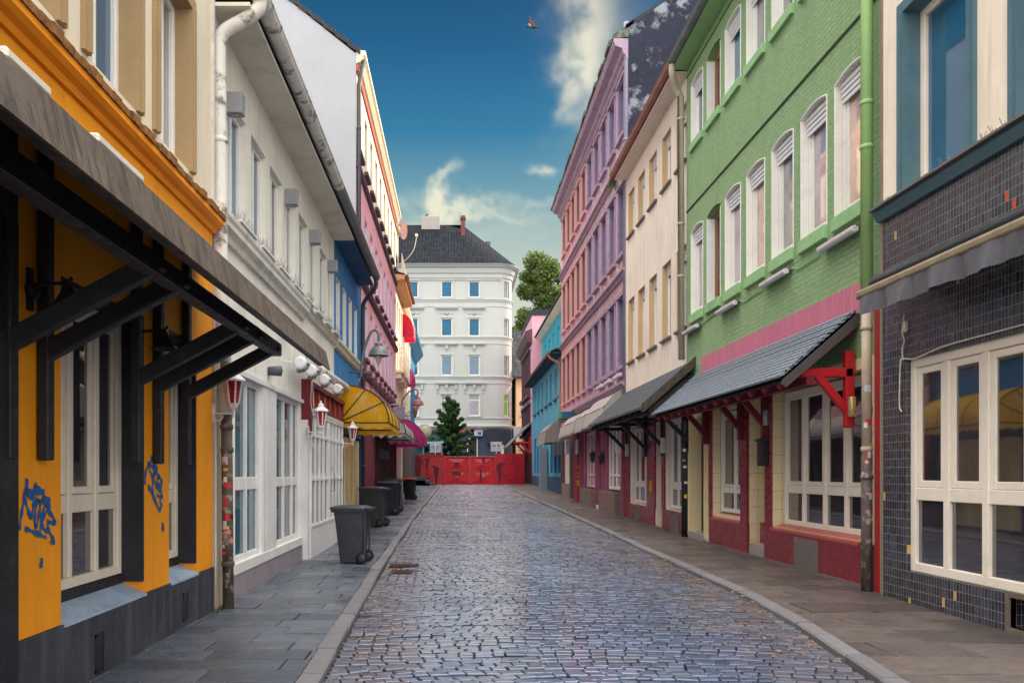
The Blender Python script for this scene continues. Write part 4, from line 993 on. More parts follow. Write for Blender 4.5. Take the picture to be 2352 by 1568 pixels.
# dish and its feed arm
t = thing('satellite_dish', 'round reddish satellite dish with a long curved feed arm on the roof', 'satellite dish', (-2.45, 38.2, 12.4))
m = MB(); ring = []
for k in range(5):
    r = .42*k/4
    for j in range(18): a = j*2*math.pi/18; ring.append((-2.5+.03+r*math.cos(a)*.42, 38.1+.12-.35*(r*r), 12.68+r*math.sin(a)*1.02))
m.add(ring, [(k*18+j, k*18+(j+1) % 18, (k+1)*18+(j+1) % 18, (k+1)*18+j) for k in range(4) for j in range(18)], True); m.build('dish', M('reddish_dish', '#b08a86', .5, .1, 4, .1), t)
m = MB(); m.tube(smooth_path([(-2.9, 38.2, 11.0), (-2.4, 38, 11.25), (-2.0, 37.9, 11.7), (-1.85, 37.9, 12.35)]), .018, 6); m.cube(-1.92, -1.8, 37.85, 37.95, 12.32, 12.45); m.tube([(-2.9, 38.3, 12.0), (-2.75, 38.3, 12.5), (-2.5, 38.2, 12.6)], .03, 6); m.tube([(-2.75, 38.3, 10.6), (-2.75, 38.3, 12.5)], .03, 6); m.build('feed_arm', framecream, t)

T = TL(-2.95)
b = thing('pale_house', 'pale house with red and magenta window awnings', 'building', (-7, 47, .4))
up = [44.0, 45.9, 47.8, 49.6]
m = MB(); m.holes(T, 43.2, 51, .1, 10.6, [(u, u+.9, v0, v1, 0, .18) for u in up for v0, v1 in ((4.8, 6.6), (7.6, 9.4))]); m.shell(T, 43.2, 51, .1, 10.6); m.build('wall', creampale, b)
w0 = window(b, T, up[0], up[0]+.9, 4.8, 6.6, framewhite, g_grey, (.5,), (), .06, .14, sill=(ledge, .12, .1, .08)); row(w0, b, T, up[0], 4.8, [(u, v) for v in (4.8, 7.6) for u in up if not (u == up[0] and v == 4.8)])
prof(T, 43.2, 51, [(0, 10.2), (.15, 10.3), (.3, 10.5), (.3, 10.62), (0, 10.7)]).build('cornice', creampale, b)
m = MB(); m.box(T, 43.3, 51, .1, 3.3, .002, .05); m.build('dark_shopfront', maroon_dark, b)
m = MB(); u = 43.5
while u < 50.8: m.box(T, u, u+.16, .2, 3.0, .05, .12); u += .6
m.build('shop_pillar', M('grey_brown_boards', '#6b625f', .6, .15, 5, .2), b)
barrel('window_awning', 'red striped window awning high on the pale house', T, 43.8, 45.6, 9.9, 8.8, .62, redcanvas, 'window awnings on the pale house', rib=redcanvas, ribs=0, stripes=M('white_stripe', '#e8b9c4', .6, .05))
barrel('window_awning', 'magenta window awning with dark stripes low on the pale house', T, 43.8, 45.6, 7.2, 6.35, .62, pinkcanvas, 'window awnings on the pale house', rib=pinkcanvas, ribs=0, stripes=maroon_dark)
t = thing('round_sign', 'round pale translucent sign on a bracket beyond the magenta awning', 'sign', (-1.85, 46, 3.6)); m = MB()
m.lathe((-1.82, 46, 3.85), [(.05, -.05), (.36, -.05), (.36, .05), (.05, .05)], 24, 'Y'); m.build('sign_disc', M('pale_sign_disc', '#c9c7b8', .4, .06, 4, .02), t)
m = MB(); m.lathe((-1.82, 46, 3.85), [(.35, -.06), (.385, -.06), (.385, .06), (.35, .06)], 24, 'Y', caps=False); m.build('sign_rim', framecream, t); m = MB(); m.tube([(-2.95, 46, 3.85), (-2.18, 46, 3.85)], .025, 6); m.build('bracket', rail, t)

T = TL(-3.05)
b = thing('far_blue_house', 'far blue house with overhanging cornice at the end of the row', 'building', (-7, 56, .5))
uf = [51.6, 53.7, 55.8, 57.9]
m = MB(); m.holes(T, 51, 59.4, .2, 9.6, [(u, u+.9, v0, v1, 0, .18) for u in uf for v0, v1 in ((4.4, 6.1), (6.9, 8.6))]); m.shell(T, 51, 59.4, .2, 9.6); m.build('wall', M('bright_blue_render', '#2f7fae', .7, .1, 1), b)
w0 = window(b, T, uf[0], uf[0]+.9, 4.4, 6.1, framewhite, g_blue, (.5,), (), .06, .14); row(w0, b, T, uf[0], 4.4, [(u, v) for v in (4.4, 6.9) for u in uf if not (u == uf[0] and v == 4.4)])
prof(T, 51, 59.4, [(0, 9.2), (.2, 9.4), (.62, 9.9), (.62, 10.1), (0, 10.5)]).build('cornice', M('deep_blue_cornice', '#1f6f96', .6, .1, 2), b)
m = MB(); m.box(T, 51, 59.3, .3, 3.4, .002, .05); m.build('shopfront', darkpipe, b)
m = MB(); m.tube([T(51.1, 9.3, .1), T(51.1, .4, .1)], .06, 8); m.build('downpipe', framecream, b)
t = thing('brown_bracket_lamp', 'small brown lamp with thin rods above the round white sign', 'lamp', (-2.4, 44.3, 4.6)); m = MB(); m.tube([(-2.95, 44.3, 4.4), (-2.25, 44.3, 4.9)], .02, 6); m.tube([(-2.95, 44.3, 4.55), (-2.25, 44.3, 5.0)], .015, 6); m.build('rod', darkpipe, t); m = MB(); m.lathe((-2.25, 44.3, 4.7), [(.03, .34), (.1, .3), (.12, .1), (.06, -.2), (.02, -.24)], 10); m.build('lamp_body', M('rusty_lamp', '#7a5a4a', .7, .3, 6, .3), t)
# ================================================================ far side of the street
# ---------------------------------------------------------------- dark mosaic house, nearest
X1 = 5.1; T = TR(X1)
b = thing('mosaic_house', 'cream upper storey with petrol blue window casings above dark mosaic tiles', 'building', (9, 3, 0))
m = MB(); m.holes(T, 4.6, 9.93, -.3, 4.5, [(6.15, 9.38, .4, 2.78, 0, .14), (7.12, 7.62, .08, .36, 0, .4)]); m.shell(T, 4.6, 9.93, -.3, 4.5); m.build('tiled_wall', mosaic, b)
h = [(u, u+1.2, 4.68, 6.75, 0, .24) for u in (8.22, 6.3)]
m = MB(); m.holes(T, 4.6, 9.92, 4.62, 9.5, h); m.shell(T, 4.6, 9.92, 4.62, 9.5); m.build('upper_wall', creamwall2, b)
for u0, u1, v0, v1, *_ in h:
    window(b, T, u0, u1, v0, v1, framebright, g_blue, (), (), .1, .2, sill=(framebright, -.1, -.05, 0))
    surround(b, T, u0, u1, v0, v1, bluetrim, .11, .04, .2)
prof(T, 4.6, 9.95, [(0, 4.5), (.05, 4.5), (.1, 4.58), (.1, 4.62), (0, 4.62)]).build('sill_band', bluetrim, b)
prof(T, 4.6, 9.96, [(0, 4.625), (.16, 4.625), (.16, 4.65), (0, 4.68)]).build('ledge', greyplate, b)
m = MB()
for u in (9.7, 9.0, 8.6, 8.5, 7.9, 7.75, 7.6):
    for k in range(3): m.beam(T(u, 4.67, .08), T(u+random.uniform(-.05, .05), 4.75, .08+random.uniform(-.07, .07)), .004, .004)
m.build('bird_spikes', greyplate, b)
m = MB(); m.box(T, 9.9, 9.955, -.1, 9.5, -.05, .012); m.build('corner_strip', M('grey_brown_strip', '#85796e', .8, .15, 3, .3), b)
window(b, T, 6.15, 9.38, .4, 2.78, framebright, g_dark, (.2, .39, .59, .79), (.365,), .1, .07, casement=True, mw=.1, rail=.14)
m = MB()
for a, c in ((7.07, 7.12), (7.62, 7.67)): m.box(T, a, c, .03, .41, -.05, .02)
m.box(T, 7.12, 7.62, .03, .08, -.05, .02); m.box(T, 7.12, 7.62, .36, .41, -.05, .02); m.build('vent_frame', M('rusty_vent_frame', '#6f6458', .7, .3, 8, .3), b)
m = MB(); m.box(T, 7.12, 7.62, .08, .36, -.39, -.38); m.build('vent_back', blackwood, b)
m = MB(); m.tube(smooth_path([T(6.2, 2.84, .02), T(7.6, 2.83, .02), T(8.6, 2.82, .03), T(9.1, 2.76, .06), T(9.42, 2.8, .02), T(9.46, 2.75, .03), T(9.5, 2.3, .02), T(9.45, 2.2, .02)]), .009, 5)
m.tube(smooth_path([T(9.4, 3.3, .02), T(9.42, 3.1, .03), T(9.38, 3.0, .03), T(9.44, 2.9, .02), T(9.4, 2.78, .03)]), .008, 5); m.box(T, 9.36, 9.42, 3.1, 3.22, .0, .03); m.build('cable', framecream, b)
# its roll-out awning
t = thing('roller_awning', 'dark vinyl roller awning with shiny valance on the mosaic house', 'awning', (4.7, 5, 3.2))
m = MB(); m.prism(lambda a, c, e: T(e, c, a), [(.02, 3.62), (.22, 3.58), (.34, 3.62), (.36, 3.7), (.3, 3.77), (.06, 3.8), (.02, 3.78)], 4.6, 9.55); m.build('cassette', M('black_cassette', '#25272f', .35, .1, 2, .05, spec=.6), t, bevel=.015)
m = MB(); m.prism(lambda a, c, e: T(e, c, a), [(.36, 3.52), (.5, 3.48), (.53, 3.5), (.53, 3.56), (.5, 3.585), (.36, 3.6)], 4.6, 9.5); m.build('front_bar', M('grimy_bar', '#8a7d68', .6, .2, 6, .2, 40, '#5b5140', .6), t, bevel=.01)
m = MB(); n = 80; top = []; bot = []
for i in range(n+1):
    u = 4.6+4.82*i/n; wv = .018*math.sin(u*9)+.012*math.sin(u*23+1); top.append(T(u, 3.5, .515+wv*.2)); bot.append(T(u, 3.27+.008*math.sin(u*5), .53+wv*1.6))
mid = [tuple((a*.5+c*.5) for a, c in zip(p, q)) for p, q in zip(top, bot)]
mid = [(p[0]-.012*math.sin(i*1.9), p[1], p[2]) for i, p in enumerate(mid)]
m.add(top+mid+bot, [(r*(n+1)+i, r*(n+1)+i+1, (r+1)*(n+1)+i+1, (r+1)*(n+1)+i) for r in range(2) for i in range(n)], True); m.build('valance', darkcanvas, t, recalc=False)

# ---------------------------------------------------------------- green brick house
X2 = 5.25; T = TR(X2)
b = thing('green_house', 'green painted brick house with arched white windows', 'building', (9.5, 14.4, 0))
un = [10.6, 11.73, 12.9, 14.1, 15.3, 16.48, 17.65]; GW = .9
hs = [(u, u+GW, v0, v1, .08, .24) for u in un for v0, v1 in ((5.02, 6.95), (8.82, 10.25))]
m = MB(); m.holes(T, 9.95, 18.9, 3.0, 10.7, hs, .24); m.shell(T, 9.95, 18.9, 3.0, 10.7); m.build('brick_wall', green, b)
wg = window(b, T, un[0], un[0]+GW, 5.02, 6.95, framewhite, g_rose, (), (), .085, .13, rise=.08, liner=.012, sill=(green_plain, .06, .19, .01), casement=True, shutter=white_clean)
row(wg, b, T, un[0], 5.02, [(u, 5.02) for u in (un[1:5]+un[6:])], [g_rose2, g_warm, g_grey])
wb = window(b, T, un[5], un[5]+GW, 5.02, 6.95, brownframe, g_pale, (), (), .07, .2, rise=.08, sill=(green_plain, .06, .19, .01))
row(wb, b, T, un[5], 5.02, [(un[5], 8.82)]) if False else None
wu = window(b, T, un[0], un[0]+GW, 8.82, 10.25, framewhite, g_rose2, (), (), .085, .13, rise=.08, liner=.012, sill=(green_plain, .06, .16, .01), casement=True, shutter=white_clean)
row(wu, b, T, un[0], 8.82, [(u, 8.82) for u in (un[1:5]+un[6:])], [g_grey, g_steel])
window(b, T, un[5], un[5]+GW, 8.82, 10.25, brownframe, g_pale, (), (), .07, .2, rise=.08, sill=(green_plain, .06, .16, .01))
for v0, v1 in ((5.02, 6.95), (8.82, 10.25)):
    u0, u1 = un[5], un[5]+GW; MB().box(T, u0-.001, u0+.02, v0, v1-.13, -.16, .01).build('reveal_lining', framewhite, b); MB().box(T, u1-.02, u1+.001, v0, v1-.13, -.16, .01).build('reveal_lining', framewhite, b)
m = MB(); m.box(T, 9.97, 18.9, 7.43, 7.46, .0, .018); m.box(T, 9.97, 18.9, 10.5, 10.52, 0, .015); m.build('dark_string_course', M('dark_green_line', '#2c4a34', .8, .2, 4), b)
MB().box(T, 9.95, 18.9, 10.7, 10.73, -.2, .34).build('soffit', green_plain, b)
gutter(b, T, 9.95, 18.9, 10.82, .4, .1, zinc, .75)
m = MB(); m.face([T(9.95, 10.9, .4), T(18.9, 10.9, .4), T(18.9, 13.9, -4), T(9.95, 13.9, -4)]); m.face([T(9.95, 10.9, -8), T(18.9, 10.9, -8), T(18.9, 13.9, -4), T(9.95, 13.9, -4)])
for u in (9.96, 18.89): m.face([T(u, 10.7, .0), T(u, 10.7, -8), T(u, 13.9, -4)])
m.build('roof', pantile, b)
m = MB(); m.box(T, 10.4, 17.7, 3.58, 3.97, .0, .03); m.build('pink_board_strip', pinkboard, b)
# ground floor of the green house: cream glazed piers, red tile base, recessed windows
g0 = [(10.72, 13.75, .62, 2.85, 0, .26), (14.02, 14.85, .02, 2.75, 0, .6), (15.28, 16.95, .68, 2.75, 0, .24), (17.55, 18.5, .12, 2.7, 0, .3)]
m = MB(); m.holes(T, 9.95, 18.9, -.3, 2.999, g0, .26); m.shell(T, 9.95, 18.9, -.3, 2.999); m.face([T(14.02, .02, -.6), T(14.85, .02, -.6), T(14.85, 2.75, -.6), T(14.02, 2.75, -.6)]); m.build('ground_floor_wall', creamtile, b)
m = MB(); m.box(T, 10.3, 14.02, -.3, .6, .001, .05); m.box(T, 14.85, 17.1, -.3, .6, .001, .05); m.build('tile_base', redtile, b)
m = MB(); m.hexa([T(10.72, .6, .055), T(13.75, .6, .055), T(13.75, .56, .055), T(10.72, .56, .055), T(10.72, .67, -.2), T(13.75, .67, -.2), T(13.75, .62, -.2), T(10.72, .62, -.2)]); m.build('tile_sill', redtile_l, b); m = MB()
m.hexa([T(15.28, .6, .055), T(16.95, .6, .055), T(16.95, .56, .055), T(15.28, .56, .055), T(15.28, .72, -.2), T(16.95, .72, -.2), T(16.95, .66, -.2), T(15.28, .66, -.2)]); m.build('tile_sill', redtile_l, b)
window(b, T, 10.75, 13.7, .66, 2.82, framebright, g_dark, (.27, .5, .75), (.27,), .08, .2, casement=True, rail=.13, mw=.09)
window(b, T, 15.3, 16.92, .72, 2.72, framewhite, g_dark, (.5,), (.22,), .08, .18, casement=True, rail=.11)
for u0, u1, z0 in ((13.77, 13.99, .6), (14.87, 15.2, .6), (17.0, 17.12, .6)): MB().box(T, u0, u1, z0, 2.9, .001, .05).build('red_pilaster', redtile, b)
m = MB(); m.box(T, 14.04, 14.83, .0, .26, -.55, .02); m.build('step', steptile, b, bevel=.01)
m = MB(); m.box(T, 14.04, 14.83, .26, .62, -.56, -.18); m.build('red_riser', redtile, b)
m = MB(); m.box(T, 17.55, 18.5, .0, .22, -.25, .08); m.build('door_step', steptile, b, bevel=.01)
d = MB(); d.box(T, 17.6, 18.45, .22, 2.66, -.26, -.2); do = d.build('door', M('black_door', '#1f1c1e', .4, .2, 4, .1, spec=.5), b)
m = MB(); m.tube([T(17.85, 1.25, -.2), T(17.85, 1.25, -.13), T(17.85, 1.75, -.13), T(17.85, 1.75, -.2)], .018, 6); m.build('handle', M('brass', '#9a7a3c', .35, .1, 5, 0, metal=.7), do, ORG[do.name])
MB().box(T, 18.46, 18.62, .1, 2.7, -.2, .06).build('door_jamb', creampaint, b); MB().box(T, 17.4, 17.56, .1, 2.7, -.2, .02).build('door_jamb', creampaint, b)
m = MB(); m.box(T, 11.9, 12.75, .04, .52, .051, .062); m.build('steel_plate', greyplate, b, bevel=.004)
m = MB(); m.box(T, 10.3, 18.0, -.02, .07, .05, .075); m.build('skirting', greyplate, b)
m = MB(); m.box(T, 10.04, 10.19, -.1, 3.6, .0, .11); m.build('red_corner_strip', redstrip, b)
m = MB(); [m.ribbon(T, s, .012, .004) for s in ([(14.2, .95), (14.15, 1.15), (14.3, 1.1), (14.25, .9)], [(14.35, .95), (14.38, 1.2)], [(14.45, 1.1), (14.55, 1.15), (14.6, 1.0), (14.5, .95), (14.44, 1.08)])]
MB_g = MB(); [MB_g.ribbon(lambda u, v, w: T(u, v, w-.6), s, .014, .004) for s in ([(14.62, 1.12), (14.5, 1.13), (14.56, .98), (14.66, .95)], [(14.42, 1.15), (14.45, .92)], [(14.3, 1.1), (14.2, 1.14), (14.18, 1.0), (14.28, .97), (14.32, 1.1)])]
MB_g.build('graffiti', M('grey_scrawl', '#8d8a80', .6, .1), b)
# fluorescent battens and their cable
bat = None
for i, (u, lb) in enumerate(((10.7, 'white batten lamp under the first arched window, beside the green pipe'), (12.95, 'white batten lamp under the third arched window from the green pipe'), (15.33, 'white batten lamp under the fifth arched window from the green pipe'), (17.75, 'white batten lamp at the far end of the green wall'))):
    if bat is None:
        bat = thing('batten_lamp', lb, 'lamp', T(u, 4.66, .1), 'white batten lamps on the green wall')
        m = MB(); m.box(T, u, u+1.05, 4.69, 4.72, .0, .09); m.build('lamp_back', greyplate, bat)
        m = MB(); m.prism(lambda a, c, e: T(e, c, a), [(.05, 4.63), (.12, 4.61), (.15, 4.64), (.15, 4.69), (.05, 4.72)], u, u+1.05); m.build('cover', lampwhite, bat, bevel=.01)
    else: dup(bat, T(u, 4.66, .1), lb)
m = MB(); pts = []
for u in np.arange(10.7, 18.6, .22): pts.append(T(u, 4.7 + .025*math.sin(u*2.7) - (.08 if (11.9 < u < 12.8 or 14.2 < u < 15.2) else 0), .018))
m.tube(pts, .01, 5); m.build('cable', green_plain, b)
# slate canopy with red brackets
cn = thing('slate_canopy', 'slate shingled canopy on bright and dark red brackets at the green house', 'canopy', (X2, 14, 2.8))
m = MB(); n = 14
for k in range(n):                                  # overlapping courses of shingles
    f0, f1 = k/n, (k+1)/n; w0_, w1_ = .03+.97*f0, .03+.97*f1+.03; z0, z1 = 3.64-.86*f0, 3.64-.86*f1
    m.hexa([T(10.82, z0-.03, w0_), T(18.02, z0-.03, w0_), T(18.02, z1-.03, w1_), T(10.82, z1-.03, w1_), T(10.82, z0+.004, w0_), T(18.02, z0+.004, w0_), T(18.02, z1+.01, w1_), T(10.82, z1+.01, w1_)])
m.build('shingle_roof', slate, cn)
m = MB(); m.prism(lambda a, c, e: T(e, c, a), [(.02, 3.58), (1.0, 2.72), (1.02, 2.66), (.96, 2.62), (.02, 3.42)], 10.78, 10.815); m.build('bargeboard', M('charcoal_board', '#4b4648', .6, .15, 3, .1), cn)
m = MB(); m.prism(lambda a, c, e: T(e, c, a), [(.02, 3.55), (.97, 2.72), (.97, 2.68), (.02, 3.5)], 10.84, 18.0); m.build('underside', M('dark_boarding', '#2b2022', .8, .2, 3), cn)
m = MB(); u = 11.0
while u < 18: m.beam(T(u, 3.45, .05), T(u, 2.63, .98), .05, .07); u += .55
m.beam(T(10.84, 2.72, .62), T(18, 2.72, .62), .1, .12); m.beam(T(10.84, 3.35, .1), T(18, 3.35, .1), .1, .1); m.build('rafter', redbeam, cn)
for i, u in enumerate((10.9, 13.86, 15.05, 17.2)):
    m = MB(); m.beam(T(u, 2.1, .09), T(u, 3.1, .09), .12, .1, (0, 1, 0)); m.beam(T(u, 2.82, .05), T(u, 2.82, .72), .1, .12); m.beam(T(u, 2.3, .1), T(u, 2.8, .52), .09, .1); m.build('bracket', redbeam if i else redpaint, cn, bevel=.01)
t = thing('mailbox', 'black mailbox hung on the red pilaster beside the tiled entry', 'mailbox', (5.15, 13.9, 1.6))
m = MB(); m.box(T, 13.78, 14.02, 1.62, 2.04, .055, .17); m.build('box', blackwood, t, bevel=.01); m = MB(); m.prism(lambda a, c, e: T(e, c, a), [(.05, 2.04), (.19, 2.03), (.2, 2.06), (.05, 2.12)], 13.77, 14.03); m.build('lid', blackwood, t)
t = thing('cylinder_lamp', 'brass cylinder lamp under the bright red bracket', 'lamp', T(10.9, 2.3, .1)); m = MB(); m.lathe(T(10.75, 2.36, .12), [(.045, -.13), (.05, -.12), (.05, .12), (.045, .13)], 12); m.build('lamp_body', M('brushed_brass', '#b39a72', .3, .1, 5, 0, metal=.6), t)
t = thing('cylinder_lamp', 'silver cylinder lamp on the dark red pilaster above the mailbox', 'lamp', T(13.9, 2.4, .1)); m = MB(); m.lathe(T(13.75, 2.42, .12), [(.045, -.13), (.05, -.12), (.05, .12), (.045, .13)], 12); m.build('lamp_body', rail, t)
# pipes at the corners of the green house
t = thing('drainpipe', 'drainpipe green above and cream then black with stickers below, by the mosaic house', 'drainpipe', (5.08, 10.3, 0))
m = MB(); m.tube([(5.1, 10.3, 10.8), (5.1, 10.3, 3.75)], .072, 12); pipe_rings(m, [(5.1, 10.3, 6.1), (5.1, 10.3, 5.55)], .072); m.build('upper_pipe', greenpipe, t)
m = MB(); m.tube([(5.1, 10.3, 3.75), (5.1, 10.3, 1.72)], .06, 12); pipe_rings(m, [(5.1, 10.3, 3.3), (5.1, 10.3, 1.8)], .06); m.build('middle_pipe', pipebeige, t)
m = MB(); m.tube([(5.1, 10.3, 1.72), (5.1, 10.3, -.1)], .066, 12); pipe_rings(m, [(5.1, 10.3, 1.45)], .066); m.build('lower_pipe', dirtypipe, t)
stickers(t, (5.1, 10.3, .9, 2.6), 20, 9, .063)
t = thing('drainpipe', 'beige drainpipe with bent neck between the green and beige houses', 'drainpipe', (5.1, 18.95, 0))
m = MB(); m.tube(smooth_path([(4.86, 18.7, 10.72), (4.87, 18.72, 10.5), (5.0, 18.9, 10.28), (5.12, 18.95, 10.1)]) + [(5.14, 18.95, 4.1)], .075, 12); pipe_rings(m, [(5.13, 18.95, z) for z in (9.6, 7.2, 6.0)], .075); m.build('upper_pipe', pipebeige, t)
m = MB(); m.tube([(5.16, 18.72, 2.9), (5.16, 18.72, -.1)], .085, 12); pipe_rings(m, [(5.16, 18.72, 2.2)], .085); m.build('lower_pipe', blackwood, t); stickers(t, (5.16, 18.72, .9, 2.0), 12, 21, .085)

# ---------------------------------------------------------------- beige house
X3 = 5.3; T = TR(X3)
b = thing('beige_house', 'narrow beige house with copper gutter and ochre window reveals', 'building', (9.5, 22.5, 0))
u3 = [19.1, 20.5, 21.95, 23.35, 24.72]
m = MB(); m.holes(T, 18.92, 26, -.3, 10.65, [(u, u+.88, v0, v1, 0, .24) for u in u3 for v0, v1 in ((4.9, 6.82), (8.76, 10.1))]+[(19.0, 21.0, .6, 2.9, 0, .2), (21.3, 22.0, .1, 2.8, 0, .3), (23.0, 25.3, .6, 2.9, 0, .2)]); m.shell(T, 18.92, 26, -.3, 10.65); m.build('wall', beigewall, b)
for v0, v1 in ((4.9, 6.82), (8.76, 10.1)):
    w0 = window(b, T, u3[0], u3[0]+.88, v0, v1, framewhite, g_grey, (.5,), (), .07, .17, sill=(greyplate, .07, .06, .05), casement=True, shutter=white_clean); row(w0, b, T, u3[0], v0, [(u, v0) for u in u3[1:]], [g_steel, g_warm, g_dark])
for u in u3:
    for v0, v1 in ((4.9, 6.82), (8.76, 10.1)): m = MB(); m.box(T, u+.868, u+.881, v0, v1, -.16, .001); m.box(T, u-.001, u+.012, v0, v1, -.16, .001); m.box(T, u, u+.88, v1-.012, v1+.001, -.16, .001); m.build('reveal_lining', beige_rev, b)
MB().box(T, 18.92, 25.9, 10.65, 10.68, -.2, .38).build('soffit', beigewall, b); gutter(b, T, 18.7, 25.9, 10.8, .44, .1, copper, .8)
m = MB(); m.face([T(18.92, 10.9, .4), T(26, 10.9, .4), T(26, 13.7, -4), T(18.92, 13.7, -4)]); m.face([T(18.92, 10.9, -8), T(26, 10.9, -8), T(26, 13.7, -4), T(18.92, 13.7, -4)]); m.build('roof', pantile, b)
window(b, T, 19.02, 20.95, .62, 2.85, framewhite, g_dark, (.3, .65), (.24,), .08, .14, casement=True, rail=.12); window(b, T, 23.05, 25.25, .62, 2.85, framewhite, g_dark, (.35, .7), (.24,), .08, .14, casement=True, rail=.12)
m = MB(); m.box(T, 18.93, 21.2, -.3, .58, .001, .05); m.box(T, 22.1, 26, -.3, .58, .001, .05); m.build('tile_base', redtile, b)
for u0, u1 in ((21.02, 21.3), (22.02, 22.95), (25.3, 25.98)): MB().box(T, u0, u1, .58, 2.95, .001, .045).build('red_pilaster', redtile, b)
d = MB(); d.box(T, 21.32, 21.98, .1, 2.78, -.28, -.22); d.build('door', M('deep_red_door', '#8a1420', .35, .12, 2, .05, spec=.6), b); MB().box(T, 21.3, 22.0, -.1, .12, -.2, .05).build('door_step', steptile, b)
for u0 in (19.6, 23.7): MB().box(T, u0, u0+.75, .05, .5, .051, .062).build('steel_plate', greyplate, b)
m = MB(); m.box(T, 22.3, 22.42, 1.0, 1.3, .045, .09); m.build('yellow_box', M('yellow_box_paint', '#c9962c', .5, .1), b)
cn = thing('bitumen_canopy', 'black bitumen lean-to canopy with mossy bargeboard at the beige house', 'canopy', (X3, 22, 2.9))
m = MB(); m.prism(lambda a, c, e: T(e, c, a), [(.02, 4.02), (1.2, 2.98), (1.2, 2.92), (.02, 3.92)], 18.25, 25.95); m.build('canopy_roof', M('bitumen_felt', '#3f434a', .6, .15, 2, .2, 60, '#5d636b', .5), cn)
m = MB(); m.prism(lambda a, c, e: T(e, c, a), [(.02, 4.1), (1.24, 3.02), (1.26, 2.88), (1.2, 2.84), (.02, 3.88)], 18.18, 18.24); m.build('bargeboard', M('mossy_wood', '#4a423c', .9, .4, 10, .6, 25, '#8a8478', .5), cn)
m = MB(); m.beam(T(18.3, 2.9, 1.0), T(25.9, 2.9, 1.0), .1, .12); u = 18.6
while u < 25.9: m.beam(T(u, 3.75, .06), T(u, 2.84, 1.15), .05, .08); u += .7
m.build('rafter', blackwood, cn)
for u in (18.6, 21.1, 23.0, 25.6):
    m = MB(); m.beam(T(u, 1.95, .06), T(u, 3.1, .06), .1, .1, (0, 1, 0)); m.beam(T(u, 2.86, .05), T(u, 2.86, 1.0), .1, .1); m.beam(T(u, 2.2, .08), T(u, 2.82, .7), .09, .09); m.build('bracket', blackwood, cn)
for u, lb in ((20.98, 'white wall lamp under the black canopy, nearer the green house'), (25.4, 'white wall lamp under the black canopy, nearer the purple house')):
    m = MB(); m.box(T, u-.05, u+.05, 2.0, 2.4, .02, .14); o = m.build('wall_lamp', lampwhite, bevel=.02); tag(o, lb, 'wall lamp', 'wall lamps under the black canopy')

# ---------------------------------------------------------------- purple and salmon house
def purple_mat():
    t = NT('peeling_dappled_purple_render'); p = t.pos(); sp_ = t.node('ShaderNodeSeparateXYZ'); t.l.new(p, sp_.inputs[0])
    y = t.math('ADD', sp_.outputs[1], t.math('MULTIPLY', t.math('SUBTRACT', t.noise(p, 1.2, 5), .5), 3.5))
    base = t.mix(t.rng(y, 32, 39.5), C('#bfa2c6'), C('#dfa8ac'))
    base = t.mix(t.rng(t.noise(p, 1.1, 6), .35, .65, 0, .5), base, dk(C('#b794ba'), .94))
    z = sp_.outputs[2]
    band = t.math('MAXIMUM', t.math('MAXIMUM', t.rng(t.math('ABSOLUTE', t.math('SUBTRACT', z, 7.95)), 1.5, .4), t.rng(t.math('ABSOLUTE', t.math('SUBTRACT', z, 11.5)), 1.2, .3)), t.math('MAXIMUM', t.rng(t.math('ABSOLUTE', t.math('SUBTRACT', z, 4.4)), .6, .1), t.rng(t.math('ABSOLUTE', t.math('SUBTRACT', z, 14.3)), .3, .0)))
    near = t.rng(y, 38., 31.)
    pe = t.math('MULTIPLY', t.math('MULTIPLY', band, near), t.rng(t.noise(p, 4, 8, .7), .40, .50))  # pale peeling, widened and lightened to suggest dapples of reflected light too
    base = t.mix(t.math('MULTIPLY', pe, .8), base, t.mix(t.rng(t.noise(p, 12, 5), .4, .6), C('#ead6bd'), C('#96706c')))
    t.l.new(base, t.b.inputs['Base Color']); t.b.inputs['Roughness'].default_value = .8; t.b.inputs['Specular IOR Level'].default_value = .25
    t.l.new(t.bump(t.math('ADD', t.noise(p, 40, 5), t.math('MULTIPLY', pe, -1.)), .4, .02), t.b.inputs['Normal']); return t.m
purple = purple_mat()
X4 = 5.38; T = TR(X4)
b = thing('purple_house', 'tall peeling purple house turning salmon, with rows of narrow windows', 'building', (10, 34, .2))
u4 = [26.5+1.6*k for k in range(10)]; W4 = 1.0
rw = ((5.0, 7.2), (8.62, 10.8), (12.45, 14.2))
m = MB(); m.holes(T, 26.02, 42.7, -.2, 14.95, [(u, u+W4, v0, v1, 0, .3) for u in u4 for v0, v1 in rw]); m.shell(T, 26.02, 42.7, -.2, 14.95, 9); m.build('wall', purple, b)
stucco_s = M('salmon_casing', '#cb9a98', .8, .12, 3, .2)
def casing(u, v0, v1, proto=None):
    m = MB()
    for a, c in ((u-.07, u+.02), (u+W4-.02, u+W4+.07)): m.box(T, a, c, v0-.02, v1+.02, .001, .05)
    m.box(T, u-.13, u+W4+.13, v1+.02, v1+.16, .001, .09); m.box(T, u-.13, u+W4+.13, v0-.14, v0-.02, .001, .12)
    r_ = MB(); r_.box(T, u-.001, u+.02, v0, v1, -.3, .001); r_.box(T, u+W4-.02, u+W4+.001, v0, v1, -.3, .001); r_.box(T, u, u+W4, v1-.02, v1+.001, -.3, .001); return m, r_
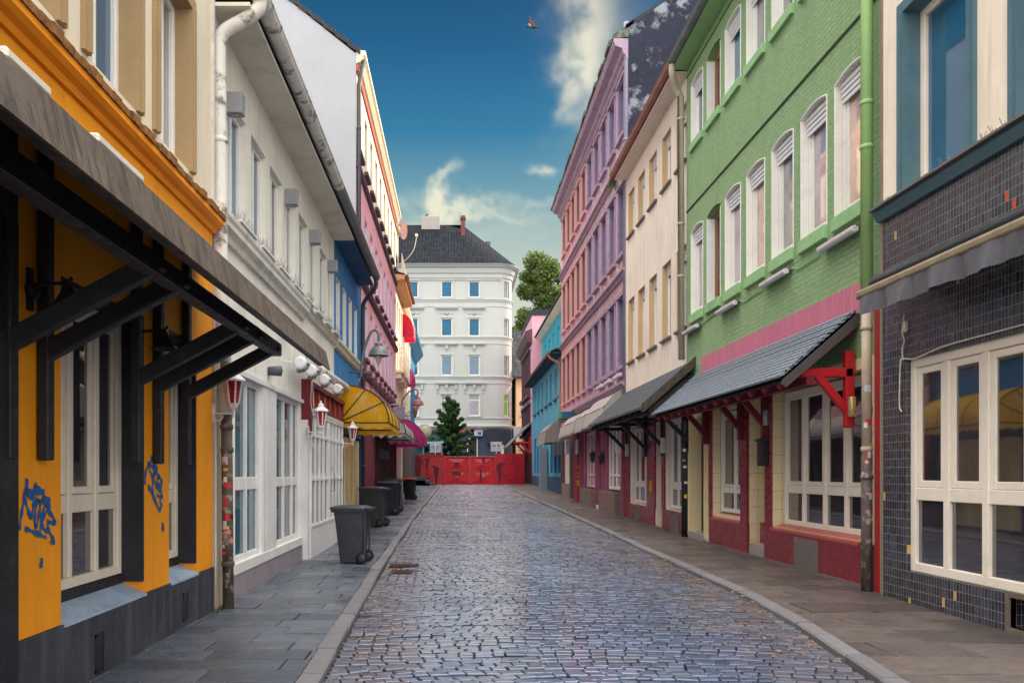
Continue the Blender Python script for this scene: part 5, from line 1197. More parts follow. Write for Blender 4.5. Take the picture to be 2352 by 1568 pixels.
for r, (v0, v1) in enumerate(rw):
    fm = violetframe; w0 = window(b, T, u4[0], u4[0]+W4, v0, v1, framewhite, g_lilac, (.5,), (.72,), .07, .26); row(w0, b, T, u4[0], v0, [(u, v0) for u in u4[1:]], [g_dark, g_grey, g_blue, g_steel])
    for k, u in enumerate(u4):
        c_, r2 = casing(u, v0, v1); co = c_.build('window_casing', stucco_p if k < 5 else stucco_s, b); r2.build('reveal', violetframe if k < 5 else browncas, co)
for z in (7.75, 11.35): prof(T, 26.02, 42.72, [(0, z), (.06, z+.03), (.1, z+.12), (.18, z+.16), (.18, z+.22), (0, z+.27)]).build('string_course', stucco_p, b)
prof(T, 26.02, 42.72, [(0, 4.1), (.08, 4.15), (.14, 4.25), (.22, 4.32), (.22, 4.4), (0, 4.45)]).build('string_course', stucco_p, b)
prof(T, 26.0, 42.8, [(0, 14.5), (.06, 14.5), (.09, 14.65), (.16, 14.7), (.2, 14.85), (.4, 14.92), (.46, 15.05), (.46, 15.15), (0, 15.2)]).build('cornice', stucco_p, b)
m = MB(); u = 26.0
while u < 42.8:
    l = random.uniform(.25, .5); e = random.uniform(-.03, .03); moss = u < 36
    m.hexa([T(u, 15.15, 0), T(u+l, 15.15, 0), T(u+l, 15.15, .52+e), T(u, 15.15, .52+e), T(u, 15.75, -.2), T(u+l, 15.75, -.2), T(u+l, 15.3+e, .5+e), T(u, 15.3+e, .5+e)]); u += l
m.build('mossy_roof_edge', mossedge, b)
m = MB(); m.prism(TF(26.01), [(X4, -.2), (X4, 15.5), (7.1, 16.7), (10.2, 18.6), (14.4, 15.5), (14.4, -.2)], -.02, .02); m.build('gable_wall', blackgable, b)
m = MB(); m.hexa([(5.3, 26, 15.45), (10.2, 26, 18.6), (10.2, 42.7, 18.6), (5.3, 42.7, 15.45), (5.3, 26, 15.6), (10.2, 26, 18.75), (10.2, 42.7, 18.75), (5.3, 42.7, 15.6)]); m.face([(10.2, 26, 18.7), (14.4, 26, 15.6), (14.4, 42.7, 15.6), (10.2, 42.7, 18.7)]); m.build('roof', dark_roof, b)
m = MB(); m.tube([T(26.1, 15.7, .05), T(26.1, 15.4, .02), T(26.1, 4.0, .08)], .09, 10); pipe_rings(m, [T(26.1, 12.0, .06)], .09); o = m.build('drainpipe', M('pale_violet_pipe', '#8f8ba4', .5, .1, 2)); tag(o, 'pale violet drainpipe at the tarred gable corner of the purple house', 'drainpipe')
m = MB()
for i in range(160):
    a = random.uniform(0, 6.28); l = random.uniform(.25, .75); p = Vector((4.92+random.uniform(-.06, .1), 26.1+random.uniform(-.12, .12), 10.72)); q = p+Vector((math.cos(a)*l*.45, math.sin(a)*l*.45, l*random.uniform(-.9, .8))); s = Vector((.012, .012, 0)); m.face([p-s, p+s, q])
o = m.build('grass_tuft', M('dry_green_grass', '#6f7f45', .8, .2)); tag(o, 'tuft of grass growing at the end of the copper gutter', 'plant')
lb4 = ['pale batten lamp under the first purple window, next to the beige house', 'second pale batten lamp under the purple windows', 'third and farthest pale batten lamp under the purple windows']
for i, u in enumerate((26.7, 28.4, 30.1)):
    m = MB(); m.box(T, u, u+1.1, 4.62, 4.74, .02, .16); o = m.build('batten_lamp', lampwhite, bevel=.02); tag(o, lb4[i], 'lamp', 'batten lamps on the purple house')
# ground floor
wood_p = M('purple_shopfront_wood', '#95566f', .5, .15, 2, .15, 40, '#74405a', .4)
m = MB(); m.box(T, 26.02, 36.4, -.1, 3.6, .001, .05); m.build('shopfront', wood_p, b)
for u0, u1, f in ((26.6, 28.6, framewhite), (31.2, 33.4, M('pinkish_frame', '#cdb6bd', .5, .08))):
    m = MB(); m.box(T, u0, u1, .95, 3.1, .05, .055); window(b, lambda u, v, w: T(u, v, w+.16), u0, u1, .95, 3.1, f, g_grey, (.35, .7), (.22,), .09, .06)
for u in (26.05, 28.75, 29.3, 30.9, 33.6, 35.0): MB().box(T, u, u+.22, -.1, 3.4, .05, .2).build('pilaster', wood_p, b)
wpl = M('weathered_planks', '#7d6a66', .85, .25, 6, .4, 30)
for u0, u1 in ((26.4, 29.2), (31.0, 33.7)):
    m = MB(); u = u0
    while u < u1: m.box(T, u, u+.19, .0, .88+random.uniform(-.02, .02), .06, .36); u += .2
    m.build('plank_box', wpl, b, bevel=.006)
MB().box(T, 29.5, 30.3, .1, .35, .05, .3).build('door_step', pipewhite, b)
m = MB(); m.box(T, 29.4, 30.8, .3, 2.9, .05, .07); m.build('door', M('purple_door', '#7a3f62', .5, .12, 2, .1), b)
for u, z, lb in ((29.1, 2.0, 'small dark lantern on the purple pilaster, nearer the beige house'), (30.95, 2.1, 'small dark lantern on the purple pilaster, left of the door')):
    t = thing('dark_lantern', lb, 'lantern', T(u, z, .25), 'dark lanterns on the purple shopfront'); c = T(u, z, .32)
    m = MB(); m.lathe(c, [(.02, -.2), (.07, -.16), (.1, .1), (.13, .11), (.06, .2), (.02, .24)], 6, smooth=False); m.build('lantern_frame', blackwood, t); m = MB(); m.beam(T(u, z+.2, .18), T(u, z+.2, .34), .02, .02); m.build('bracket', blackwood, t)
m = MB(); m.box(T, 35.2, 36.2, .1, 3.4, .05, .28); pl = m.build('red_pillar', M('red_pillar_paint', '#8e1f2a', .5, .15, 3, .1), b)
m = MB(); m.box(T, 35.0, 35.19, 2.3, 2.9, .28, .34); m.box(TF(35.2), 5.1, 5.33, 2.35, 2.95, .001, .01); m.build('white_plate', white_clean, b)
m = MB(); [m.ribbon(TF(35.2), s, .07, .012) for s in ([(5.12, 1.75), (5.3, 1.78), (5.3, 1.55), (5.14, 1.5)], [(5.12, 1.35), (5.3, 1.4)], [(5.14, 1.2), (5.14, 1.0), (5.3, 1.02), (5.3, 1.22)])]; m.build('graffiti', M('yellow_spray', '#d6a422', .5, .1), b)
m = MB(); [m.ribbon(TF(35.2), s, .06, .014) for s in ([(5.13, .8), (5.3, .7), (5.14, .6)], [(5.16, 2.1), (5.28, 2.05), (5.2, 1.95)])]; m.build('graffiti', graff, b)
m = MB(); m.box(T, 36.3, 42.6, -.1, 3.8, .002, .05); m.build('dark_shopfront', M('brown_shopfront', '#4b3436', .6, .2, 3, .15), b)
m = MB(); m.box(T, 36.6, 38.6, .35, 2.9, .05, .06); m.build('dark_door', blackwood, b); m = MB(); m.box(T, 39.2, 40.6, .5, 3.0, .05, .08); m.build('cream_door', framecream, b); m = MB(); m.box(T, 38.8, 41.6, .2, 1.0, .05, .12); m.build('stone_base', M('brown_stone', '#84706a', .8, .15, 3, .2), b)
for i, u in enumerate((37.2, 38.6, 40.0, 41.6)):
    m = MB(); m.box(T, u, u+.3, 2.35, 3.0, .3, .5); o = m.build('hanging_light_box', [darkpipe, lilac][i == 0], bevel=.01); tag(o, ['pale hanging light box beside the red pillar', 'dark hanging light box next to the pale one', 'dark hanging light box in the middle of the dark doorway', 'dark hanging light box nearest the blue house'][i], 'light box', 'light boxes before the dark doorway')
t = thing('green_sign', 'small green and blue sign box above the grey awnings', 'sign', T(37.5, 3.9, .4)); m = MB(); m.box(T, 37.3, 37.9, 3.95, 4.3, .1, .75); m.build('sign_box', M('green_sign_paint', '#3d9a52', .5, .08), t, bevel=.02); m = MB(); m.box(TF(37.3), 4.72, 5.2, 4.0, 4.25, .001, .012); m.build('sign_face', M('blue_sign_paint', '#31549c', .5, .08), t)
def box_awning(name, label, T, u0, u1, vt, vk, vb, pk, canvas, group=None):
    """canvas awning: slope to a knee, hanging front with scalloped hem, closed cheeks"""
    t = thing(name, label, 'awning', T((u0+u1)/2, vb, 0), group); m = MB(); n = 12
    P = [(.03, vt), (pk*.55, vt-(vt-vk)*.35), (pk, vk), (pk+.1, vb)]
    for i in range(n):
        a, c = u0+(u1-u0)*i/n, u0+(u1-u0)*(i+1)/n; sg = lambda u: -.03*math.sin((u-u0)/(u1-u0)*math.pi)
        for (w0_, z0), (w1_, z1) in zip(P[:-1], P[1:]): m.face([T(a, z0+sg(a), w0_), T(c, z0+sg(c), w0_), T(c, z1+sg(c), w1_), T(a, z1+sg(a), w1_)])
        m.face([T(a, vb, pk+.1), T(c, vb, pk+.1), T(c-(c-a)*.2, vb-.08, pk+.1), T(a+(c-a)*.2, vb-.08, pk+.1)])
    for u in (u0, u1): m.face([T(u, vb+.1, .03)]+[T(u, z, w) for w, z in P])
    m.build('canvas', canvas, t, recalc=False); m = MB(); m.tube([T(u0, vk, pk-.02), T(u1, vk, pk-.02)], .02, 6); [m.tube([T(u, vt, .03), T(u, vk, pk)], .02, 6) for u in (u0+.02, u1-.02)]; m.build('frame', greyrib, t); return t
box_awning('canvas_awning', 'largest pale canvas awning, next to the black bitumen canopy', T, 26.4, 30.2, 4.25, 3.6, 3.15, .72, greycanvas, 'pale canvas awnings on the purple house')
box_awning('canvas_awning', 'short pale canvas awning between two longer ones', T, 30.4, 32.4, 4.1, 3.6, 3.1, .72, greycanvas, 'pale canvas awnings on the purple house')
box_awning('canvas_awning', 'pale canvas awning beside the small green sign', T, 32.6, 37.0, 4.1, 3.55, 3.1, .75, greycanvas, 'pale canvas awnings on the purple house')

# ---------------------------------------------------------------- teal house
X5 = 5.47; T = TR(X5)
b = thing('teal_house', 'low teal house with set-back upper storey and dark brick base', 'building', (10, 51, .5))
u5 = [45.4, 47.8, 50.1, 52.6, 55.1, 57.6]
m = MB(); m.holes(T, 42.75, 60.2, .0, 7.85, [(u, u+1.0, 5.6, 7.25, 0, .16) for u in u5+[43.2]]+[(u, u+1.2, 1.5, 3.9, 0, .2) for u in (43.6, 45.4, 47.2, 53.6, 55.4, 57.2)]+[(50.2, 51.6, .5, 4.2, 0, .3)]); m.shell(T, 42.75, 60.2, 0, 7.85); m.build('wall', teal, b)
w0 = window(b, T, u5[0], u5[0]+1, 5.6, 7.25, teal_pale, g_teal, (.5,), (), .08, .1, sill=(darkpipe, .12, .1, .1)); row(w0, b, T, u5[0], 5.6, [(u, 5.6) for u in u5[1:]+[43.2]])
w0 = window(b, T, 43.6, 44.8, 1.5, 3.9, M('deep_teal_frame', '#2f7ea8', .55, .1, 2), g_steel, (.5,), (.75,), .1, .12, liner=.01); row(w0, b, T, 43.6, 1.5, [(u, 1.5) for u in (45.4, 47.2, 53.6, 55.4, 57.2)])
m = MB(); m.box(T, 42.76, 50.2, .0, 1.3, .001, .06); m.box(T, 51.6, 60.2, .0, 1.3, .001, .06); m.build('brick_base', tealbrick, b)
m = MB(); m.box(T, 50.2, 51.6, .5, 4.2, -.28, -.2); m.build('door', M('orange_door_paint', '#d08a3a', .5, .1), b); m = MB(); m.box(T, 49.6, 50.3, .4, 3.0, .06, .5); m.build('grey_panel', M('grey_panel_paint', '#7d8597', .5, .08), b)  # door in one even orange
m = MB(); u = 42.76
while u < 60.4: m.hexa([T(u, 7.78, .62), T(u+.27, 7.78, .62), T(u+.27, 7.84, .62), T(u, 7.84, .62), T(u, 8.35, -.65), T(u+.27, 8.35, -.65), T(u+.27, 8.42, -.65), T(u, 8.42, -.65)]); u += .28
m.build('pent_roof', pantile, b); MB().box(T, 42.76, 60.4, 7.7, 7.76, 0, .56).build('soffit', M('dark_teal_soffit', '#27485c', .7, .15, 3), b)
gutter(b, T, 42.9, 60.4, 7.8, .66, .08, copper, 1.2)
TU = TR(6.1)
m = MB(); m.holes(TU, 42.75, 59.6, 8.2, 11.2, [(u, u+1.0, 8.95, 10.3, 0, .12) for u in (49.4, 51.8, 54.2, 56.6)]); m.shell(TU, 42.75, 59.6, 8.2, 11.2, 7); m.build('upper_storey_wall', M('bright_teal_render', '#2f9fb5', .7, .08, .8), b)
w0 = window(b, TU, 49.4, 50.4, 8.95, 10.3, teal_pale, g_teal, (.5,), (), .07, .08); row(w0, b, TU, 49.4, 8.95, [(u, 8.95) for u in (51.8, 54.2, 56.6)])
prof(TU, 42.75, 60.4, [(0, 11.0), (.1, 11.05), (.35, 11.25), (.35, 11.35), (0, 11.5)]).build('eave', creamwall2, b)
m = MB(); m.hexa([TU(42.75, 11.35, .45), TU(60.6, 11.35, .45), TU(60.6, 13.2, -4), TU(42.75, 13.2, -4), TU(42.75, 11.47, .45), TU(60.6, 11.47, .45), TU(60.6, 13.3, -4), TU(42.75, 13.3, -4)]); m.build('roof', pantile, b)
m = MB(); m.tube(smooth_path([T(43.4, 7.76, .66), T(43.2, 7.5, .6), T(42.95, 7.2, .2), T(42.95, 6.9, .1)])+[T(42.95, 4.6, .1), T(42.8, 4.4, .1)], .07, 8); o = m.build('drainpipe', copper); tag(o, 'copper drainpipe with bent neck between the purple and teal houses', 'drainpipe')
box_awning('canvas_awning', 'dark grey canvas awning on the teal house', T, 43.0, 47.0, 4.35, 3.7, 3.05, .85, M('dark_grey_canvas', '#85807f', .75, .1, 2), None)

# ---------------------------------------------------------------- far pink house and pale yellow house
X6 = 5.5; T = TR(X6)
b = thing('far_pink_house', 'pink house with dark shuttered bays beyond the teal house', 'building', (9.5, 65.5, .7))
m = MB(); m.shell(T, 60.8, 70.5, .3, 13.1, 6.); m.holes(T, 60.8, 70.5, .3, 13.1, [(62, 69, 7.4, 10.6, 0, .1), (62, 69, 4.6, 6.6, 0, .1)]); m.build('wall', M('far_pink_render', '#dfa6ba', .75, .1, .6), b)
for v0, v1 in ((7.4, 10.6), (4.6, 6.6)):
    m = MB(); m.box(T, 62, 69, v0, v1, -.12, -.08); m.build('dark_shutters', darkpipe, b)
    m = MB(); u = 62.
    while u < 69.1: m.box(T, u-.06, u+.06, v0, v1, -.1, .12); u += 1.0
    m.box(T, 61.8, 69.2, v0-.25, v0, 0, .3); m.box(T, 61.8, 69.2, v1, v1+.15, 0, .2); m.build('window_frame', plum, b)
prof(T, 60.7, 70.6, [(0, 11.0), (.3, 11.2), (.5, 11.7), (.5, 11.9), (0, 12.1)]).build('cornice', plum, b); m = MB(); m.box(T, 60.7, 70.6, 13.1, 13.5, -6, .05); m.build('flat_roof', dark_roof, b)
cn = thing('red_bracket_canopy', 'slanted canopy on red brackets beside the gate', 'canopy', (5.4, 63, 2.5))
m = MB(); m.prism(lambda a, c, e: T(e, c, a), [(.02, 5.3), (1.75, 3.55), (1.75, 3.45), (.02, 5.15)], 61, 68); m.build('canopy_roof', M('grey_canopy_roof', '#6f7680', .6, .15, 3), cn)
for u in (61.1, 64.5): m = MB(); m.beam(T(u, 2.6, .08), T(u, 4.2, .08), .16, .14, (0, 1, 0)); m.beam(T(u, 3.75, .05), T(u, 3.75, 1.3), .13, .14); m.beam(T(u, 2.9, .1), T(u, 3.7, .8), .12, .12); m.build('bracket', redpaint, cn)
m = MB(); m.box(T, 60.85, 68, .6, 3.0, .002, .1); u = 61
while u < 68: m.box(T, u, u+.14, .6, 3.0, .1, .2); u += .5
m.build('red_shopfront', maroon_dark, b)
X7 = 5.25; T7 = TF(74)
b = thing('pale_yellow_house', 'pale yellow house with steep dark tiled roof near the end of the street', 'building', (9, 77, .7))
m = MB(); m.cube(X7, 12, 74, 82, .4, 10.1); m.build('wall', yellowwall, b)
m = MB(); m.hexa([(4.9, 73.6, 9.9), (12, 73.6, 9.9), (12, 77.5, 14.6), (4.9, 77.5, 14.6), (4.9, 73.6, 10.1), (12, 73.6, 10.1), (12, 77.5, 14.8), (4.9, 77.5, 14.8)]); m.face([(4.9, 77.5, 14.8), (12, 77.5, 14.8), (12, 82, 10), (4.9, 82, 10)]); m.face([(X7, 74.02, 10.1), (X7, 82, 10.1), (X7, 77.5, 14.6)]); m.build('roof', pantile, b)
for x in (5.6, 6.6):
    for z in (3.6, 6.6): w_ = window(b, T7, x, x+.6, z, z+1.3, framewhite, g_grey, (), (), .08, -.02, sill=(redtile_l, .12, .08, .05))
t = thing('projecting_sign', 'small boxed sign projecting between the white corner house and yellow house', 'sign', (5.1, 71, 5)); m = MB(); m.cube(4.85, 5.5, 70.9, 71.1, 4.6, 5.5); m.build('sign_box', M('pale_sign', '#b7b5bd', .5, .1), t, bevel=.03); m = MB(); m.tube([(5.4, 71, 5.2), (6.2, 71, 5.2)], .04, 6); m.build('arm', darkpipe, t)
# ================================================================ the end of the street
# ---------------------------------------------------------------- white corner building
YE = 72.; T = TF(YE); k = 26.39
XE = lambda x: (x-1050)/k
ZE = lambda y: EYE+(1086-y)/k
b = thing('white_corner_building', 'four storey white stuccoed corner building with dark tiled roof', 'building', (-3, 78, .7))
RC = 1.5; XR = 4.85; XC = XR-RC
cols_ = [-11.0, -8.6, -6.25, -3.86, -.91, 1.48]; WE = .98
rows_ = [(ZE(955), ZE(905)), (ZE(862), ZE(815)), (ZE(772), ZE(730)), (ZE(683), ZE(645))]
m = MB(); m.holes(T, -16, XC, .4, 19.0, [(x-WE/2, x+WE/2, v0, v1, 0, .16) for x in cols_ for v0, v1 in rows_])
arc = [(XC+RC*math.sin(a), YE+RC-RC*math.cos(a)) for a in np.linspace(0, math.pi/2, 13)]
ZB = sorted({.4, 19.0, *[v for r in rows_ for v in r]})
for i in range(12):
    for j in range(len(ZB)-1):
        if 4 <= i < 7 and any(v0 <= ZB[j] < v1 for v0, v1 in rows_): continue
        (xa, ya), (xb, yb) = arc[i], arc[i+1]; m.face([(xa, ya, ZB[j]), (xb, yb, ZB[j]), (xb, yb, ZB[j+1]), (xa, ya, ZB[j+1])])
m.face([(XR, YE+RC, .4), (XR, YE+14, .4), (XR, YE+14, 19), (XR, YE+RC, 19)]); m.face([(-16, YE, .4), (-16, YE+14, .4), (-16, YE+14, 19), (-16, YE, 19)]); m.build('wall', endwall, b, recalc=False)
def band(name, prof_, mat):
    """moulding following the front, the round corner and the side"""
    m = MB(); path = [(-16, YE, 0, -1), (XC, YE, 0, -1)]+[(XC+RC*math.sin(a), YE+RC-RC*math.cos(a), math.sin(a), -math.cos(a)) for a in np.linspace(.05, math.pi/2, 12)]+[(XR, YE+14, 1, 0)]
    n = len(prof_); vs = [(x+nx*w, y+ny*w, z) for x, y, nx, ny in path for w, z in prof_]
    m.add(vs, [(i*n+j, i*n+j+1, (i+1)*n+j+1, (i+1)*n+j) for i in range(len(path)-1) for j in range(n-1)]); return m.build(name, mat, b, recalc=False)
for y in (690, 776, 867): z = ZE(y); band('string_course', [(0, z-.12), (.05, z-.1), (.05, z), (.12, z+.05), (.12, z+.13), (0, z+.16)], endwall); band('string_course', [(0, z-.55), (.04, z-.53), (.04, z-.45), (0, z-.43)], endwall)
z = ZE(962); band('string_course', [(0, z), (.05, z), (.08, z+.1), (0, z+.14)], endwall)
z = ZE(985); band('shop_cornice', [(0, z), (.12, z+.05), (.25, z+.2), (.25, z+.32), (0, z+.4)], endwall)
z = ZE(612); band('eave_cornice', [(0, z-1.0), (.08, z-.98), (.1, z-.7), (.22, z-.55), (.3, z-.2), (.5, z-.1), (.55, z), (0, z+.1)], endwall)
m = MB()
for i in range(120): x = -15.9+i*.165; m.box(T, x, x+.09, 18.25, 18.45, .0, .1)
m.build('dentils', endwall, b); band('gutter', [(.5, z), (.62, z), (.62, z+.14), (.5, z+.16)], zinc)
m = MB(); ov = .6
base = [(-16, YE-ov), (XC, YE-ov)]+[(XC+(RC+ov)*math.sin(a), YE+RC-(RC+ov)*math.cos(a)) for a in np.linspace(.2, math.pi/2, 8)]+[(XR+ov, YE+14)]
ridge = [(-16, YE+4.6), (-1.2, YE+4.6)]+[(-.6+.2*i, YE+4.7+i*.1) for i in range(8)]+[(.6, YE+14)]
zb, zr = z+.14, 24.45
m.add([(x, y, zb) for x, y in base]+[(x, y, zr) for x, y in ridge], [(i, i+1, len(base)+i+1, len(base)+i) for i in range(len(base)-1)])
m.face([(-16, YE+4.6, zr), (.6, YE+4.6, zr), (.6, YE+14, zr), (-16, YE+14, zr)])
def rooftile():
    t = NT('old_dark_roof_tiles'); uv = t.uv(); p = t.pos(); mp = t.node('ShaderNodeMapping'); mp.inputs['Scale'].default_value = (1, .65, .65); t.l.new(p, mp.inputs[0])
    br = t.node('ShaderNodeTexBrick', offset=.0); t.l.new(uv, br.inputs['Vector']); br.inputs['Scale'].default_value = 1; br.inputs['Brick Width'].default_value = .26; br.inputs['Row Height'].default_value = .3; br.inputs['Mortar Size'].default_value = .04; br.inputs['Mortar Smooth'].default_value = .5
    br.inputs['Color1'].default_value = (*C('#272d37'), 1); br.inputs['Color2'].default_value = (*C('#181c23'), 1); br.inputs['Mortar'].default_value = (*C('#12151a'), 1)
    base = t.mix(t.rng(t.noise(t.pos((1, 1, .8)), 5, 6, .75), .6, .68, 0, .4), br.outputs['Color'], C('#6a747c')); t.l.new(base, t.b.inputs['Base Color']); t.b.inputs['Roughness'].default_value = .8; t.b.inputs['Specular IOR Level'].default_value = .08
    t.l.new(t.bump(t.math('MULTIPLY', br.outputs['Fac'], -1.), .8, .05), t.b.inputs['Normal']); return t.m
m.build('roof', rooftile(), b, recalc=False)
m = MB(); m.cube(XE(963), XE(1008), YE+4, YE+6, 22.5, 25.1); ch = m.build('chimney', concrete, b, bevel=.05); m = MB(); m.cube(XE(961), XE(1010), YE+3.9, YE+6.1, 22.6, 23.75); m.build('chimney_flashing', M('pale_flashing', '#8fa0aa', .5, .1), ch, ORG[ch.name])
m = MB(); m.cube(XE(1059), XE(1069), YE+3.2, YE+3.8, 20, 24.9); m.cube(XE(1057.5), XE(1070.5), YE+3.1, YE+3.9, 24.6, 24.75); m.build('brick_chimney', brickred, b)
m = MB(); m.beam((XE(1015), YE+.3, 19.9), (XE(1009), YE+4, 23.6), .08, .08); m.beam((XE(1172), YE+2, 21.2), (XE(1122), YE+3, 21.3), .05, .05) if False else None; m.build('roof_ladder', M('pale_green_metal', '#8aa5a4', .5, .1), b)
m = MB(); m.cube(XE(1118), XE(1130), YE+3.4, YE+4, 20.6, 22.6); m.build('small_chimney', darkpipe, b)
for r, (v0, v1) in enumerate(rows_):
    gm = [g_steel, g_teal, g_teal, g_teal][r] if r else g_lilac
    if r == 1: gm = g_blue
    w0 = window(b, T, cols_[0]-WE/2, cols_[0]+WE/2, v0, v1, framewhite, gm if r else g_lilac, (), (.72,) if r == 0 else (), .09, .1); row(w0, b, T, cols_[0]-WE/2, v0, [(x-WE/2, v0) for x in cols_[1:]])
    for x in cols_:
        m = MB(); a, c = x-WE/2, x+WE/2; m.box(T, a-.16, a, v0, v1, .001, .05); m.box(T, c, c+.16, v0, v1, .001, .05); m.box(T, a-.16, c+.16, v1, v1+.14, .001, .06); m.box(T, a-.2, c+.2, v0-.1, v0, .001, .1)
        if r < 3:
            q = v1+.85 if r < 2 else v1+.75
            m.box(T, a-.45, c+.45, q, q+.08, .001, .16); m.box(T, a-.5, c+.5, q+.08, q+.16, .001, .24)
            if r == 2: m.lathe(T(x, q-.35, .02), [(.02, -.05), (.16, -.03), (.1, .02)], 10, 'Y'); m.box(T, x-.6, x-.2, q-.4, q-.3, .001, .05); m.box(T, x+.2, x+.6, q-.4, q-.3, .001, .05)
            else: m.box(T, x-.12, x+.12, q-.32, q, .001, .14); m.box(T, x-.07, x+.07, q-.5, q-.32, .001, .08)
            if r == 0:
                for s in (a-.4, c+.22): m.box(T, s, s+.18, q-.45, q, .001, .15); m.box(T, s+.03, s+.15, q-.75, q-.6, .001, .08)
        m.build('window_moulding', endwall, b)
    # the narrow window on the round corner
    am = math.radians(41.25); cx, cy = XC+(RC-.12)*math.sin(am), YE+RC-(RC-.12)*math.cos(am); tx, ty = math.cos(am), math.sin(am); hw = RC*math.radians(22.5)/2
    TC = lambda u, v, w: (cx+u*tx+w*math.sin(am), cy+u*ty-w*math.cos(am), v)
    window(b, TC, -hw, hw, v0, v1, framewhite, g_green if r == 0 else g_grey, (), (.68,) if r == 0 else (), .07, .03)
# ground floor
m = MB(); m.box(T, -16, XC, .4, 5.25, .002, .06); m.build('shopfront', darkshop, b)
m = MB(); ring = [(XC+(RC+.06)*math.sin(a), YE+RC-(RC+.06)*math.cos(a)) for a in np.linspace(0, math.pi/2, 10)]; m.add([(x, y, .4) for x, y in ring]+[(x, y, 5.25) for x, y in ring], [(i, i+1, 11+i, 10+i) for i in range(9)]); m.build('corner_shopfront', darkshop, b)
m = MB(); m.box(T, XE(1115), XE(1173), ZE(1020), ZE(986), .3, .5); m.build('sign_board', M('dark_sign', '#27303f', .5, .1), b); m = MB(); m.box(T, XE(1040), XE(1108), ZE(994), ZE(988), .1, .3); m.build('red_light_strip', M('red_strip', '#a94a5a', .5, .1), b)
m = MB(); m.box(T, XE(1089), XE(1108), ZE(1001), ZE(989), .3, .42); sg = m.build('small_sign', M('pale_blue_sign', '#9fb6cf', .4, .05), b); m = MB(); m.box(T, XE(1097), XE(1105), ZE(998), ZE(992), .42, .43); m.build('sign_mark', darkpipe, sg, ORG[sg.name])
m = MB(); m.box(T, XE(1075), XE(1095), .5, ZE(1008), .061, .08); m.build('door', blackwood, b); m = MB(); m.box(T, XE(1095), XE(1097), .5, ZE(1007), .06, .14); m.box(T, XE(1073), XE(1075), .5, ZE(1007), .06, .14); m.box(T, XE(1073), XE(1097), ZE(1008), ZE(1006), .06, .14); m.build('door_frame', framewhite, b)
m = MB(); m.box(T, XE(1150), XE(1157), .5, ZE(1020), .2, .4); m.build('yellow_column', creampaint, b)
# glass shelter behind the gate
t = thing('glass_shelter', 'pale teal glass shelter roof standing behind the left sign back', 'shelter', (-2, 66, .7)); z = 1.5+(1086-1028)/1900*66
m = MB(); m.hexa([(-4.4, 65, z+.2), (-1.1+.05, 65, z+.35), (-1.05, 67, z+.35), (-4.4, 67, z+.2), (-4.4, 65, z+.34), (-1.05, 65, z+.5), (-1.05, 67, z+.5), (-4.4, 67, z+.34)]); m.build('roof', M('pale_blue_metal', '#9db8c4', .4, .06), t)
m = MB(); m.cube(-4.3, -1.2, 66.8, 66.83, .7, z+.2); m.build('pane', glassm('teal_shelter_glass', '#4f8a90', .05, .6), t); m = MB(); [m.cube(x, x+.08, 65.1, 65.18, .7, z+.3) for x in (-4.3, -2.7, -1.25)]; m.build('post', rail, t)

# ---------------------------------------------------------------- the red gate
YG = 60.; T = TF(YG); kg = 1900/YG
GX = lambda x: ((1000+x*.15306)/1.08844-1050)/kg
GZ = lambda y: EYE+(1086-(1100+y*.15306)/1.08844)/kg
b = thing('red_gate', 'red painted steel gate with dark murals closing the street', 'gate', (1, YG, g(60)))
zb, zt = .64, 2.9
xa, xb, xc, xd = GX(235), GX(718), GX(1550), GX(2035)
TLw, TRw = TF(YG-.35), TF(YG-.35)
m = MB(); m.box(TLw, xa, xb, zb, GZ(235), -.06, .03); m.box(TLw, xa, xb, GZ(250), GZ(232), .03, .06); m.box(TLw, xb-.05, xb, zb, GZ(235), .03, .07); lp = m.build('side_panel', gatered, b)
m = MB(); n = 10
for i in range(n):                                 # the other end panel bows back towards the wall
    f0, f1 = i/n, (i+1)/n; x0, x1 = xc+(xd-xc)*f0, xc+(xd-xc)*f1; y0, y1 = YG-.35+.5*f0**2, YG-.35+.5*f1**2; z1_ = GZ(222)+.03*f0
    m.hexa([(x0, y0, zb), (x1, y1, zb), (x1, y1+.08, zb), (x0, y0+.08, zb), (x0, y0, z1_), (x1, y1, z1_), (x1, y1+.08, z1_), (x0, y0+.08, z1_)])
m.box(TRw, xc, xc+.06, zb, GZ(225), .0, .05); rp = m.build('side_panel', gatered, b)
fr = MB(); z0, z1, zm = GZ(735), GZ(262), GZ(497); xm = GX(1140)
for a, c, d_, e in ((xb, GX(745), z0, z1), (GX(1112), GX(1168), z0, z1), (GX(1530), xc, z0, z1)): fr.box(T, a, c, d_, e, -.04, .08)
fr.box(T, xb, xc, z1-.09, z1, -.04, .09); fr.box(T, xb, xc, z0, z0+.12, -.04, .08); fr.box(T, xb, xc, zm-.03, zm+.03, -.03, .06); fo = fr.build('gate_frame', gatelight, b, bevel=.01)
for (a, c) in ((GX(745), GX(1112)), (GX(1168), GX(1530))):
    for (d_, e) in ((z0+.12, zm-.03), (zm+.03, z1-.09)):
        m = MB(); cx, cz = (a+c)/2, (d_+e)/2; P = [T(a, d_, -.02), T(c, d_, -.02), T(c, e, -.02), T(a, e, -.02), T(cx, cz, .09)]; m.add(P, [(0, 1, 4), (1, 2, 4), (2, 3, 4), (3, 0, 4)]); m.build('embossed_panel', gatelight, b)
m = MB(); m.box(T, xb, xc, .58, .66, -.05, .12); m.build('threshold', rail, b)
def gpts(l): return [(GX(x), GZ(y)) for x, y in l]
TM = TF(YG-.383)
m = MB()
